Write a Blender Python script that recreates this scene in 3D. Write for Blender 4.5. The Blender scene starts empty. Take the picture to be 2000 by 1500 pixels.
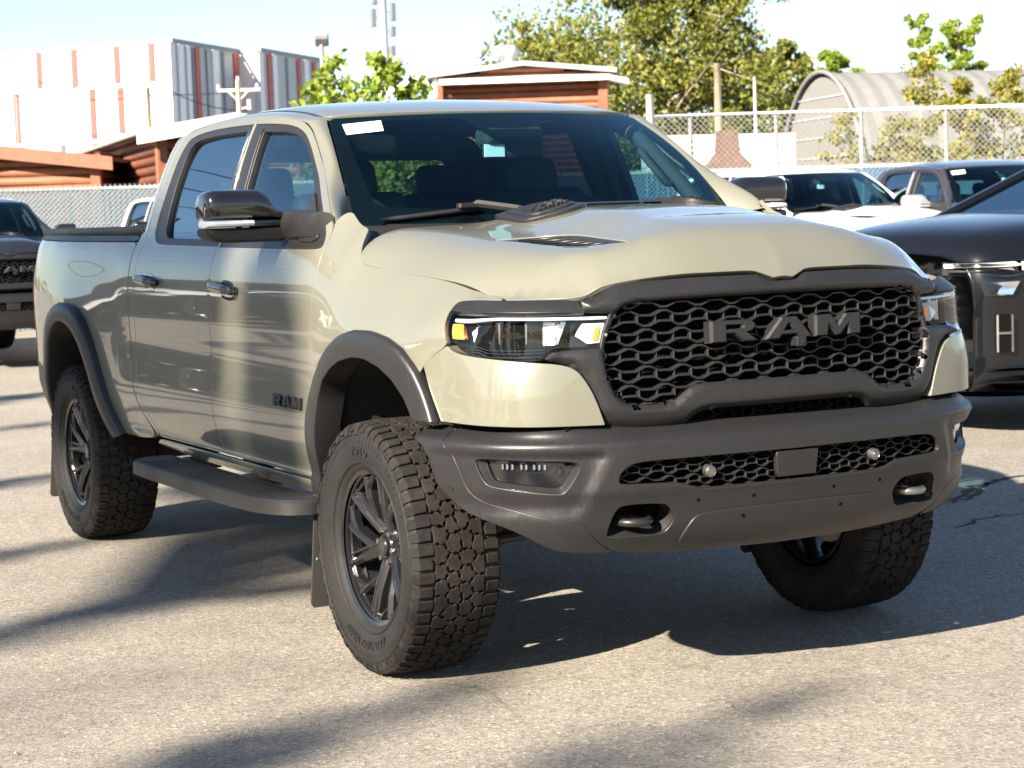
import bpy, bmesh, math, random
import numpy as np
from mathutils import Vector, Matrix
from mathutils.geometry import delaunay_2d_cdt
random.seed(7); RNG = np.random.default_rng(7)
SC = bpy.context.scene; COL = SC.collection; PI = math.pi; R = math.radians
# ---------------------------------------------------------------- camera, world, sun, exposure
cam = bpy.data.cameras.new('camera'); cam.sensor_width = 36; cam.lens = 71.08; cam.clip_end = 3000; cam.clip_start = .1
cam.dof.use_dof = True; cam.dof.focus_distance = 6.7; cam.dof.aperture_fstop = 8
camera = bpy.data.objects.new('camera', cam); COL.objects.link(camera)
camera.matrix_world = Matrix(((.46127, -.05906, .88529, 6.295), (.88664, .06791, -.45744, -3.7205), (-.0331, .99594, .08369, 1.5547), (0, 0, 0, 1)))
SC.camera = camera
TO_SUN = Vector((.75, -1.65, 1.0)).normalized()
SUN_EL = math.asin(TO_SUN.z); SUN_AZ = math.atan2(TO_SUN.x, TO_SUN.y)
world = bpy.data.worlds.new('World'); SC.world = world; world.use_nodes = True
wn = world.node_tree; bg = wn.nodes['Background']
sky = wn.nodes.new('ShaderNodeTexSky'); sky.sky_type = 'NISHITA'; sky.sun_disc = False
sky.sun_elevation = SUN_EL; sky.sun_rotation = SUN_AZ; sky.altitude = 1000; sky.air_density = 1.0; sky.dust_density = 1.0; sky.ozone_density = 1.6
wn.links.new(sky.outputs[0], bg.inputs[0]); bg.inputs[1].default_value = .052
sun = bpy.data.lights.new('sun', 'SUN'); sun.energy = 5; sun.angle = R(.53); sun.color = (1, .885, .72)
suno = bpy.data.objects.new('sun', sun); COL.objects.link(suno); suno.location = TO_SUN*60
suno.rotation_euler = TO_SUN.to_track_quat('Z', 'Y').to_euler()
SC.view_settings.view_transform = 'Standard'; SC.view_settings.look = 'None'; SC.view_settings.gamma = 1
SC.view_settings.exposure = 2.05; SC.view_settings.use_curve_mapping = False
SC.cycles.max_bounces = 8; SC.cycles.transparent_max_bounces = 24; SC.cycles.caustics_reflective = False; SC.cycles.caustics_refractive = False
# ---------------------------------------------------------------- materials
def newmat(name):
    m = bpy.data.materials.new(name); m.use_nodes = True; nt = m.node_tree
    return m, nt, nt.nodes['Principled BSDF']
def setp(b, **k):
    names = dict(color='Base Color', rough='Roughness', metal='Metallic', coat='Coat Weight', coatr='Coat Roughness', spec='Specular IOR Level', ior='IOR', emit='Emission Color', estr='Emission Strength', sub='Subsurface Weight', trans='Transmission Weight', alpha='Alpha')
    for a, v in k.items():
        i = b.inputs[names[a]]
        i.default_value = (*v, 1) if a in ('color', 'emit') else v
def noise(nt, scale, detail=4, rough=.55, vec=None, dist=0):
    n = nt.nodes.new('ShaderNodeTexNoise'); n.inputs['Scale'].default_value = scale; n.inputs['Detail'].default_value = detail
    n.inputs['Roughness'].default_value = rough; n.inputs['Distortion'].default_value = dist
    if vec: nt.links.new(vec, n.inputs['Vector'])
    return n
def coords(nt, scale=(1, 1, 1), rot=(0, 0, 0), which='Object'):
    t = nt.nodes.new('ShaderNodeTexCoord'); m = nt.nodes.new('ShaderNodeMapping')
    m.inputs['Scale'].default_value = scale; m.inputs['Rotation'].default_value = rot
    nt.links.new(t.outputs[which], m.inputs['Vector']); return m.outputs['Vector']
def ramp(nt, fac, stops):
    r = nt.nodes.new('ShaderNodeValToRGB'); e = r.color_ramp.elements
    while len(e) < len(stops): e.new(.5)
    for x, (p, c) in zip(e, stops):
        x.position = p; x.color = (*c, 1) if not isinstance(c, (int, float)) else (c, c, c, 1)
    nt.links.new(fac, r.inputs['Fac']); return r.outputs['Color']
def mixc(nt, fac, a, b, mode='MIX'):
    m = nt.nodes.new('ShaderNodeMix'); m.data_type = 'RGBA'; m.blend_type = mode
    for s, v in ((m.inputs['Factor'], fac), (m.inputs['A'], a), (m.inputs['B'], b)):
        if hasattr(v, 'is_linked'): nt.links.new(v, s)
        elif isinstance(v, (int, float)): s.default_value = v
        else: s.default_value = (*v, 1)
    return m.outputs['Result']
def bump(nt, b, height, strength=.3, dist=.01):
    n = nt.nodes.new('ShaderNodeBump'); n.inputs['Strength'].default_value = strength; n.inputs['Distance'].default_value = dist
    nt.links.new(height, n.inputs['Height']); nt.links.new(n.outputs[0], b.inputs['Normal']); return n
def M(name, color, rough=.5, metal=0, var=.12, vs=6, bs=0, bscale=200, **k):
    """principled with slight noise variation and optional grain bump"""
    m, nt, b = newmat(name); setp(b, color=color, rough=rough, metal=metal, **k)
    if var:
        n = noise(nt, vs, 5, .6, coords(nt)); c0 = tuple(max(0, c*(1-var)) for c in color); c1 = tuple(min(1, c*(1+var)) for c in color)
        nt.links.new(ramp(nt, n.outputs['Fac'], [(.3, c0), (.7, c1)]), b.inputs['Base Color'])
    if bs:
        n2 = noise(nt, bscale, 3, .6, coords(nt)); bump(nt, b, n2.outputs['Fac'], bs, .002)
    return m
def paint(name, color, rough=.32, flake=0.0):
    m, nt, b = newmat(name); setp(b, color=color, rough=rough, coat=1, coatr=.012, metal=flake, spec=.4)
    b.inputs['Coat IOR'].default_value = 1.65
    n = noise(nt, 1.2, 3, .5, coords(nt)); n2 = noise(nt, 60, 3, .7, coords(nt))
    dust = nt.nodes.new('ShaderNodeMath'); dust.operation = 'MULTIPLY'; nt.links.new(n.outputs['Fac'], dust.inputs[0]); nt.links.new(n2.outputs['Fac'], dust.inputs[1])
    nt.links.new(ramp(nt, dust.outputs[0], [(.15, .012), (.5, .05)]), b.inputs['Coat Roughness'])
    return m
def plastic(name, color, rough=.45, grain=.12, streak=True):
    m, nt, b = newmat(name); setp(b, color=color, rough=rough, spec=.45)
    n = noise(nt, 3, 4, .6, coords(nt, (45, 45, 2.2) if streak else (3, 3, 3)))
    c0 = tuple(c*.94 for c in color); c1 = tuple(c*1.07 for c in color)
    nt.links.new(ramp(nt, n.outputs['Fac'], [(.35, c0), (.7, c1)]), b.inputs['Base Color'])
    nt.links.new(ramp(nt, n.outputs['Fac'], [(.3, rough-.05), (.7, rough+.05)]), b.inputs['Roughness'])
    n2 = noise(nt, 900, 2, .5, coords(nt)); bump(nt, b, n2.outputs['Fac'], grain, .0006)
    return m
def glass(name, tint, refl=1.0, ior=1.5, rough=0.0):
    """thin pane: tinted see-through sheet with Fresnel reflection"""
    m = bpy.data.materials.new(name); m.use_nodes = True; nt = m.node_tree; nt.nodes.clear()
    o = nt.nodes.new('ShaderNodeOutputMaterial'); mx = nt.nodes.new('ShaderNodeMixShader'); t = nt.nodes.new('ShaderNodeBsdfTransparent')
    g = nt.nodes.new('ShaderNodeBsdfGlossy'); ge = nt.nodes.new('ShaderNodeNewGeometry'); F0 = ((ior-1)/(ior+1))**2
    t.inputs[0].default_value = (*tint, 1); g.inputs['Roughness'].default_value = rough; g.inputs[0].default_value = (*refl, 1) if hasattr(refl, '__len__') else (refl, refl, refl, 1)
    def mth(op, a, b_):
        n = nt.nodes.new('ShaderNodeMath'); n.operation = op
        for s_, v in zip(n.inputs, (a, b_)):
            if v is None: continue
            if hasattr(v, 'is_linked'): nt.links.new(v, s_)
            else: s_.default_value = v
        return n.outputs[0]
    dt = nt.nodes.new('ShaderNodeVectorMath'); dt.operation = 'DOT_PRODUCT'; nt.links.new(ge.outputs['Normal'], dt.inputs[0]); nt.links.new(ge.outputs['Incoming'], dt.inputs[1])
    c = mth('SUBTRACT', 1., mth('ABSOLUTE', dt.outputs['Value'], None)); f = mth('ADD', mth('MULTIPLY', mth('POWER', c, 5.), 1-F0), F0)
    nt.links.new(f, mx.inputs[0]); nt.links.new(t.outputs[0], mx.inputs[1]); nt.links.new(g.outputs[0], mx.inputs[2]); nt.links.new(mx.outputs[0], o.inputs[0])
    return m
MT = {}
MT['paint'] = paint('olive_beige_paint', (.138, .137, .107), .34)
MT['paint_white'] = paint('white_paint', (.80, .80, .79), .3)
MT['paint_dark'] = paint('dark_grey_paint', (.018, .020, .025), .3, .3)
MT['paint_brown'] = paint('grey_brown_paint', (.055, .048, .050), .3, .45)
MT['paint_black'] = paint('black_paint', (.004, .0045, .006), .2); MT['paint_black'].node_tree.nodes['Principled BSDF'].inputs['Coat Weight'].default_value = .45; MT['paint_black'].node_tree.nodes['Principled BSDF'].inputs['Specular IOR Level'].default_value = .2
MT['paint_silver'] = paint('silver_paint', (.5, .51, .52), .3, .6)
MT['trim'] = plastic('dark_grey_trim', (.0142, .0140, .0150), .40)
MT['trim_black'] = plastic('black_textured_plastic', (.012, .0115, .0115), .5, .2, False)
MT['gloss'] = M('gloss_black', (.008, .008, .009), .12, 0, 0, coat=1, coatr=.02)
MT['void'] = M('black_cavity', (.004, .004, .004), .9, 0, 0, spec=.05)
MT['dusty'] = plastic('dusty_black_liner', (.022, .020, .018), .75, .3, False)
MT['rubber'] = M('tyre_rubber', (.011, .0108, .011), .7, 0, .35, 9, .35, 260, spec=.3)
MT['tread'] = M('dusty_tread_rubber', (.018, .016, .0145), .85, 0, .5, 14, .5, 180, spec=.15)
MT['wheel'] = M('satin_black_alloy', (.010, .010, .011), .22, 0, .2, 5, coat=.6, coatr=.1)
MT['steel'] = M('worn_steel', (.25, .24, .23), .38, .9, .2)
MT['chrome'] = M('chrome', (.75, .76, .78), .1, 1, 0)
MT['reflector'] = M('lamp_reflector', (.88, .9, .92), .25, .45, 0)
MT['lampdark'] = M('lamp_housing', (.02, .024, .032), .3, 0, 0, coat=.4)
MT['frost'] = M('white_lamp_diffuser', (.75, .77, .8), .3, 0, .05)
MT['amber'] = M('amber_lens', (.85, .27, .02), .25, 0, .1, coat=1, coatr=.05)
MT['red'] = M('red_lens', (.30, .01, .012), .2, 0, 0, coat=1, coatr=.05)
MT['lens'] = glass('clear_lens', (.93, .95, .97), 1, 1.45)
MT['windshield'] = glass('windshield_glass', (.46, .72, .76), (.6, .9, 1.), 1.55)
MT['sideglass'] = glass('side_glass', (.45, .62, .64), (.72, .92, 1.), 3.0)
MT['rearglass'] = glass('privacy_glass', (.05, .065, .08), (.72, .9, 1.), 3.6)
MT['cloth'] = M('charcoal_seat', (.022, .024, .027), .7, 0, .15)
MT['interior'] = M('dark_interior', (.020, .021, .023), .8, 0, .1)
MT['sticker'] = M('white_paper', (.80, .80, .78), .6, 0, .04)
MT['ink'] = M('printed_ink', (.04, .04, .04), .6, 0, 0)
MT['mirrorglass'] = M('mirror_glass', (.8, .82, .82), .03, 1, 0)
MT['under'] = M('chassis_black', (.022, .021, .020), .6, 0, .3)
# ---------------------------------------------------------------- object helpers
def prop(o, label=None, cat=None, group=None, kind=None):
    for k, v in (('label', label), ('category', cat), ('group', group), ('kind', kind)):
        if v: o[k] = v
    return o
def thing(name, label, cat, loc=(0, 0, 0), rz=0, group=None):
    o = bpy.data.objects.new(name, None); o.empty_display_size = .2; COL.objects.link(o)
    o.location = loc; o.rotation_euler = (0, 0, rz); return prop(o, label, cat, group)
def MO(name, verts, faces, mat, parent=None, normals=None, smooth=False, mats=None, fmat=None):
    me = bpy.data.meshes.new(name)
    me.from_pydata([tuple(v) for v in verts], [], [tuple(int(i) for i in f) for f in faces])
    for m in (mats or [mat]): me.materials.append(m)
    if fmat is not None: me.polygons.foreach_set('material_index', np.array(fmat, dtype=np.int32))
    if smooth or normals is not None: me.polygons.foreach_set('use_smooth', np.ones(len(me.polygons), dtype=bool))
    if normals is not None: me.normals_split_custom_set_from_vertices([tuple(n) for n in normals])
    me.update()
    o = bpy.data.objects.new(name, me); COL.objects.link(o)
    if parent: o.parent = parent
    return o
def mirrored(o, parent=None):
    """the same part on the other side (y -> -y)"""
    me = o.data; v = np.empty(len(me.vertices)*3); me.vertices.foreach_get('co', v); v = v.reshape(-1, 3)*[1, -1, 1]
    F = [tuple(reversed(p.vertices)) for p in me.polygons]
    N = None
    if 'nv' in MIRN and o.name in MIRN['nv']: N = MIRN['nv'][o.name]*[1, -1, 1]
    sm = len(me.polygons) > 0 and me.polygons[0].use_smooth
    fm = [p.material_index for p in me.polygons]
    return MO(o.name.split('.')[0], v, F, None, parent or o.parent, N, sm, list(me.materials), fm)
MIRN = {'nv': {}}
class B:
    """mesh collector"""
    def __init__(s): s.v = []; s.f = []; s.m = []
    def add(s, V, F, mi=0):
        n = len(s.v); s.v += [tuple(p) for p in V]; s.f += [tuple(i+n for i in f) for f in F]; s.m += [mi]*len(F); return s
    def box(s, c, d, mi=0, rz=0, M_=None):
        x, y, z = d[0]/2, d[1]/2, d[2]/2
        V = [Vector((sx*x, sy*y, sz*z)) for sz in (-1, 1) for sy in (-1, 1) for sx in (-1, 1)]
        Rm = M_ or Matrix.Rotation(rz, 3, 'Z')
        V = [Rm @ p+Vector(c) for p in V]
        return s.add(V, [(0, 2, 3, 1), (4, 5, 7, 6), (0, 1, 5, 4), (2, 6, 7, 3), (0, 4, 6, 2), (1, 3, 7, 5)], mi)
    def rbox(s, c, d, r=.02, seg=2, mi=0, M_=None):
        bm = bmesh.new(); bmesh.ops.create_cube(bm, size=1)
        for v in bm.verts: v.co = Vector((v.co.x*d[0], v.co.y*d[1], v.co.z*d[2]))
        bmesh.ops.bevel(bm, geom=bm.edges[:], offset=r, segments=seg, affect='EDGES', profile=.5)
        bm.verts.index_update(); V = [(M_ @ v.co if M_ else v.co)+Vector(c) for v in bm.verts]
        s.add(V, [[v.index for v in f.verts] for f in bm.faces], mi); bm.free(); return s
    def tube(s, pts, r, n=8, mi=0, cap=True):
        P = [Vector(p) for p in pts]; rs = r if hasattr(r, '__len__') else [r]*len(P); V = []; F = []
        up = Vector((0, 0, 1)); N = len(P)
        for i, p in enumerate(P):
            t = (P[min(i+1, N-1)]-P[max(i-1, 0)]).normalized()
            a = t.cross(up if abs(t.dot(up)) < .95 else Vector((1, 0, 0))).normalized(); b = t.cross(a)
            V += [p+(a*math.cos(k*2*PI/n)+b*math.sin(k*2*PI/n))*rs[i] for k in range(n)]
        for i in range(N-1):
            for k in range(n): F.append((i*n+k, i*n+(k+1) % n, (i+1)*n+(k+1) % n, (i+1)*n+k))
        if cap: F += [tuple(range(n))[::1], tuple(range((N-1)*n, N*n))[::-1]]
        return s.add(V, F, mi)
    def lathe(s, prof, n=48, mi=0, axis='y', closed=False):
        V = []; F = []; k = len(prof)
        for j in range(n):
            a = j*2*PI/n
            for (r_, h) in prof: V.append((r_*math.sin(a), h, r_*math.cos(a)) if axis == 'y' else (r_*math.cos(a), r_*math.sin(a), h))
        for j in range(n):
            for i in range(k-(0 if closed else 1)):
                a, b = j*k+i, j*k+(i+1) % k; c, d = ((j+1) % n)*k+(i+1) % k, ((j+1) % n)*k+i
                F.append((a, b, c, d) if axis == 'y' else (a, d, c, b))
        return s.add(V, F, mi)
    def prism(s, poly, fn, d0, d1, mi=0, bev=0):
        """polygon (2-D) mapped by fn(u, v, depth), extruded d0 (front) .. d1 (back)"""
        n = len(poly); A = signed(poly)
        p = poly if A > 0 else poly[::-1]; V = []; F = []
        rings = [(p, d0, 0)] if not bev else [(oset(p, bev), d0, 0), (p, d0-bev if d1 < d0 else d0+bev, 0)]
        rings.append((p, d1, 0))
        for q, d, _ in rings: V += [fn(a, b, d) for a, b in q]
        tri = tess(rings[0][0]); F += tri
        for k in range(len(rings)-1):
            for i in range(n): F.append((k*n+i, (k+1)*n+i, (k+1)*n+(i+1) % n, k*n+(i+1) % n))
        k = (len(rings)-1)*n; F += [tuple(k+i for i in t[::-1]) for t in tri]
        return s.add(V, F, mi)
    def out(s, name, mat, parent=None, smooth=False, mats=None, fix=False, auto=None):
        o = MO(name, s.v, s.f, mat, parent, None, smooth, mats, s.m if mats else None)
        if fix:
            bm = bmesh.new(); bm.from_mesh(o.data); bmesh.ops.recalc_face_normals(bm, faces=bm.faces); bm.to_mesh(o.data); bm.free()
        if auto is not None: o.data.shade_smooth() if False else sharp(o.data, auto)
        return o
def sharp(me, ang):
    """smooth shading with edges sharper than ang marked"""
    bm = bmesh.new(); bm.from_mesh(me)
    for e in bm.edges: e.smooth = not (len(e.link_faces) == 2 and e.calc_face_angle(0) > ang)
    for f in bm.faces: f.smooth = True
    bm.to_mesh(me); bm.free()
def signed(p): return sum(p[i][0]*p[(i+1) % len(p)][1]-p[(i+1) % len(p)][0]*p[i][1] for i in range(len(p)))/2
def tess(p):
    from mathutils.geometry import tessellate_polygon
    return [t if signed([p[i] for i in t]) > 0 else t[::-1] for t in tessellate_polygon([[Vector((a, b, 0)) for a, b in p]])]
def oset(poly, d):
    """offset inwards by d"""
    P = np.array(poly, float); ccw = 1 if signed(poly) > 0 else -1
    e = np.roll(P, -1, 0)-P; L = np.hypot(*e.T)[:, None]; L[L < 1e-9] = 1e-9
    n = np.stack([-e[:, 1], e[:, 0]], 1)/L*ccw; m = n+np.roll(n, 1, 0); q = np.maximum((m*m).sum(1)[:, None], .5)
    return [tuple(a) for a in P+2*m/q*d]
def resamp(poly, h):
    out = []
    for i, a in enumerate(poly):
        b = poly[(i+1) % len(poly)]; L = math.hypot(b[0]-a[0], b[1]-a[1]); n = max(1, math.ceil(L/h))
        out += [(a[0]+(b[0]-a[0])*k/n, a[1]+(b[1]-a[1])*k/n) for k in range(n)]
    return out
def chaikin(poly, it=2, keep=()):
    p = list(poly)
    for _ in range(it):
        q = []
        for i, a in enumerate(p):
            b = p[(i+1) % len(p)]; L = math.hypot(b[0]-a[0], b[1]-a[1]); f = min(.25, .03/max(L, 1e-6))
            q += [(a[0]+(b[0]-a[0])*f, a[1]+(b[1]-a[1])*f), (b[0]+(a[0]-b[0])*f, b[1]+(a[1]-b[1])*f)]
        p = q
    out = []
    for a in p:
        if not out or math.hypot(a[0]-out[-1][0], a[1]-out[-1][1]) > .0012: out.append(a)
    return out
def inside(P, poly):
    P = np.asarray(P, float); q = np.asarray(poly, float); r = np.zeros(len(P), bool)
    for a, b in zip(q, np.roll(q, -1, 0)):
        if a[1] == b[1]: continue
        c = ((a[1] > P[:, 1]) != (b[1] > P[:, 1])) & (P[:, 0] < (b[0]-a[0])*(P[:, 1]-a[1])/(b[1]-a[1])+a[0]); r ^= c
    return r
def edist(P, poly):
    d = np.full(len(P), 9.); q = np.asarray(poly)
    for a, b in zip(q, np.roll(q, -1, 0)):
        e = b-a; t = np.clip(((P-a) @ e)/max(e @ e, 1e-12), 0, 1); d = np.minimum(d, np.hypot(*(P-a-t[:, None]*e).T))
    return d
def arclen(pts, n):
    """resample an open polyline to n points"""
    P = np.array(pts, float); L = np.concatenate([[0], np.cumsum(np.linalg.norm(np.diff(P, axis=0), axis=1))])
    t = np.linspace(0, L[-1], n); return np.stack([np.interp(t, L, P[:, k]) for k in range(P.shape[1])], 1)
CEN = np.array([-1.9, 0, .9])
def surf_n(S, uv, up=None):
    e = 1e-4; u, v = uv[:, 0], uv[:, 1]
    P = S(u, v); n = np.cross(S(u+e, v)-S(u-e, v), S(u, v+e)-S(u, v-e)); n /= np.maximum(np.linalg.norm(n, axis=1), 1e-12)[:, None]
    ref = P-CEN if up is None else np.tile(np.array(up, float), (len(P), 1))
    if (n*ref).sum(1).mean() < 0: n = -n
    return P, n
def panel(name, outline, S, mat, parent, sp=.04, holes=(), gap=.004, rim=.018, bev=.003, sm=2, off=0., mirror=True, up=None, hrim=None, rimdir=None):
    """sheet-metal panel: a polygon in the parameters of surface S, meshed inside, edges rolled inwards"""
    f = lambda poly, g: oset(resamp(chaikin(poly, sm) if sm else list(poly), sp*.55), g)
    loops = [f(outline, gap)]+[f(h, -gap) for h in holes]
    pts = []; edges = []; ranges = []
    for lp in loops:
        n0 = len(pts); pts += lp; n = len(lp); edges += [(n0+i, n0+(i+1) % n) for i in range(n)]; ranges.append((n0, n))
    L = np.array(loops[0]); a, b = L.min(0), L.max(0)
    gx = np.arange(a[0], b[0], sp); gy = np.arange(a[1], b[1], sp*.866)
    G = np.array([(x+(sp/2 if j % 2 else 0), y) for j, y in enumerate(gy) for x in gx]) if len(gx) and len(gy) else np.zeros((0, 2))
    if len(G):
        k = inside(G, loops[0]) & (edist(G, loops[0]) > sp*.4)
        for h in loops[1:]: k &= ~inside(G, h) & (edist(G, h) > sp*.4)
        G = G[k]
    res = delaunay_2d_cdt([Vector(p) for p in pts]+[Vector(p) for p in G], edges, [], 0, 1e-6)
    uv = np.array([tuple(v) for v in res[0]]); tri = [t for t in res[2]]
    cen = np.array([uv[list(t)].mean(0) for t in tri]); k = inside(cen, loops[0])
    for h in loops[1:]: k &= ~inside(cen, h)
    tri = [t for t, q in zip(tri, k) if q]
    P, N = surf_n(S, uv, up); V = list(P+N*off); NN = list(N); F = []
    for t in tri:
        a, b, c = (V[i] for i in t)
        F.append(t if np.dot(np.cross(b-a, c-a), N[t[0]]) > 0 else t[::-1])
    ori = res[3]; old2new = {}
    for i, o in enumerate(ori):
        for k in o: old2new[k] = i
    for li, ((n0, n), lp) in enumerate(zip(ranges, loops)):
        ids = [old2new[n0+i] for i in range(n)]; outp = np.array(oset(lp, -1e-3 if li == 0 else 1e-3)); src = np.array(lp)
        Pa, Na = surf_n(S, src, up)
        d = S(outp[:, 0], outp[:, 1])-Pa; d /= np.maximum(np.linalg.norm(d, axis=1), 1e-9)[:, None]
        rm = rim if li == 0 or hrim is None else hrim
        ring = ids
        Pb = Pa+Na*off
        for (o_, dn, wn_) in ((bev*.6, bev*.25, .5), (bev, bev, 1.), (bev, rm, 1.)):
            base = len(V); V += list(Pb+d*o_-(Na if rimdir is None or dn < rm else np.array(rimdir, float)+0*Na)*dn); nn = Na*(1-wn_)+d*wn_; nn /= np.linalg.norm(nn, axis=1)[:, None]; NN += list(nn)
            new = [base+i for i in range(n)]
            for i in range(n):
                q = (ring[i], new[i], new[(i+1) % n], ring[(i+1) % n])
                a, b, c = V[q[0]], V[q[1]], V[q[2]]; w = NN[q[1]]
                F.append(q if np.dot(np.cross(b-a, c-a), w) > 0 else q[::-1])
            ring = new
    o = MO(name, V, F, mat, parent, NN); MIRN['nv'][o.name] = np.array(NN)
    if mirror: return o, mirrored(o)
    return o
def funnel(name, A, B_, S, dA, dB, mat, parent, n=64, mirror=True, up=None):
    """strip between two closed outlines at two depths below S"""
    def rs(p):
        q = chaikin(p, 3); q = q if signed(q) > 0 else q[::-1]; a = arclen(q+[q[0]], n+1)[:-1]
        c = a.mean(0); k = np.argmin(np.abs(np.arctan2(a[:, 1]-c[1], a[:, 0]-c[0])+2.6)); return np.roll(a, -k, 0)
    a, b = rs(A), rs(B_); V = []
    for t in (0, .3, .7, 1):
        uv = a+(b-a)*t; P, N = surf_n(S, uv, up); tt = t*t*(3-2*t); V += list(P-N*(dA+(dB-dA)*tt))
    F = [(k*n+i, k*n+(i+1) % n, (k+1)*n+(i+1) % n, (k+1)*n+i) for k in range(3) for i in range(n)]
    o = MO(name, V, F, mat, parent, None, True)
    bm = bmesh.new(); bm.from_mesh(o.data); c = o.data.vertices[0].co
    P, N = surf_n(S, a[:1], up)
    if sum(np.dot(f.normal, N[0]) for f in bm.faces) < 0: bmesh.ops.reverse_faces(bm, faces=bm.faces)
    bm.to_mesh(o.data); bm.free()
    if mirror: return o, mirrored(o)
    return o
def text_mesh(txt, size, depth=0.0, spacing=1.0, bold=0.0):
    cu = bpy.data.curves.new('txt', 'FONT'); cu.body = txt; cu.size = size; cu.extrude = depth; cu.align_x = 'CENTER'; cu.align_y = 'CENTER'; cu.space_character = spacing; cu.offset = bold; cu.resolution_u = 2
    ob = bpy.data.objects.new('txt', cu); COL.objects.link(ob)
    dg = bpy.context.evaluated_depsgraph_get(); me = bpy.data.meshes.new_from_object(ob.evaluated_get(dg))
    V = [v.co.copy() for v in me.vertices]; F = [tuple(p.vertices) for p in me.polygons]
    bpy.data.objects.remove(ob); bpy.data.curves.remove(cu); bpy.data.meshes.remove(me); return V, F
# ---------------------------------------------------------------- truck surfaces
def cr(pts, n=24):
    """Catmull-Rom (centripetal-ish) through points, dense"""
    P = np.array(pts, float); P = np.vstack([2*P[0]-P[1], P, 2*P[-1]-P[-2]]); out = []
    for i in range(1, len(P)-2):
        p0, p1, p2, p3 = P[i-1:i+3]
        for t in np.arange(n)/n:
            out.append(.5*(2*p1+(p2-p0)*t+(2*p0-5*p1+4*p2-p3)*t*t+(3*p1-p0-3*p2+p3)*t**3))
    out.append(P[-2]); return np.array(out)
def pchip(xs, ys):
    """monotone cubic interpolation"""
    xs = np.array(xs, float); ys = np.array(ys, float); h = np.diff(xs); d = np.diff(ys)/h
    m = np.zeros(len(xs)); m[0] = d[0]; m[-1] = d[-1]
    for i in range(1, len(xs)-1):
        if d[i-1]*d[i] > 0:
            w1 = 2*h[i]+h[i-1]; w2 = h[i]+2*h[i-1]; m[i] = (w1+w2)/(w1/d[i-1]+w2/d[i])
    def f(x):
        x = np.clip(np.asarray(x, float), xs[0], xs[-1]); i = np.clip(np.searchsorted(xs, x)-1, 0, len(h)-1)
        t = (x-xs[i])/h[i]
        return ys[i]*(1+2*t)*(1-t)**2+m[i]*h[i]*t*(1-t)**2+ys[i+1]*t*t*(3-2*t)+m[i+1]*h[i]*t*t*(t-1)
    return f
def sstep(a, b, x):
    t = np.clip((np.asarray(x, float)-a)/(b-a), 0, 1); return t*t*(3-2*t)
class Plan:
    """plan curve (x, half width), arc length q with q = 0 where x = x0"""
    def __init__(self, pts, x0=0.):
        c = cr(pts); L = np.concatenate([[0], np.cumsum(np.hypot(*np.diff(c, axis=0).T))])
        k = np.argmin(np.abs(c[:, 0]-x0)+(c[:, 1] < .7)*9); self.q = L-L[k]; self.c = c
        t = np.gradient(c, self.q, axis=0)
        for _ in range(6): t = np.vstack([t[:1], (t[:-2]+2*t[1:-1]+t[2:])/4, t[-1:]])
        t /= np.linalg.norm(t, axis=1)[:, None]; self.n = np.stack([t[:, 1], -t[:, 0]], 1)*-1
        k = np.clip(np.abs(c[:, 1])/.15, 0, 1); self.n[:, 1] *= k*k*(3-2*k); self.n /= np.linalg.norm(self.n, axis=1)[:, None]
    def at(self, q):
        f = lambda a: np.interp(q, self.q, a)
        return f(self.c[:, 0]), f(self.c[:, 1]), f(self.n[:, 0]), f(self.n[:, 1])
BODY_PLAN = Plan([(-4.84, 0), (-4.835, .4), (-4.82, .75), (-4.79, .88), (-4.72, .945), (-4.5, .985), (-4.2, 1.012), (-3.9, 1.03), (-3.67, 1.036), (-3.3, 1.034),
                  (-2.7, 1.026), (-1.6, 1.026), (-.8, 1.027), (-.3, 1.031), (0, 1.034), (.2, 1.029), (.4, 1.012), (.54, .985), (.66, .945),
                  (.77, .885), (.85, .81), (.90, .72), (.93, .62), (.955, .45), (.972, .22), (.978, 0)])
door_off = pchip([.50, .56, .585, .60, .625, .66, .72, .78, .84, .90, .96, 1.02, 1.10, 1.18, 1.26, 1.32, 1.36, 1.40, 1.44, 1.47, 1.50, 1.62, 1.76, 1.87, 1.95, 2.02],
                 [-.10, -.060, -.043, -.040, -.044, -.036, -.016, -.004, .0, -.004, -.008, -.009, -.004, .001, .001, -.004, -.010, -.019, -.032, -.045, -.060, -.097, -.144, -.187, -.225, -.27])
bed_off = pchip([.50, .60, .66, .74, .82, .90, 1.0, 1.1, 1.2, 1.28, 1.36, 1.42, 1.47, 1.50, 1.53, 1.56],
                [-.09, -.05, -.032, -.014, -.004, -.002, 0, .004, .004, -.002, -.014, -.026, -.04, -.054, -.075, -.12])
front_off = pchip([.80, .86, .92, .98, 1.04, 1.09, 1.13, 1.17, 1.21, 1.245, 1.265, 1.285, 1.30, 1.33],
                  [.026, .032, .036, .036, .030, .018, .004, 0, -.001, -.006, -.026, -.052, -.09, -.16])
zs_sh = pchip([-.6, -.4, -.3, -.15, 0, .3, .5, .65, .8], [1.50, 1.505, 1.49, 1.424, 1.382, 1.338, 1.313, 1.272, 1.262])
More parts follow.
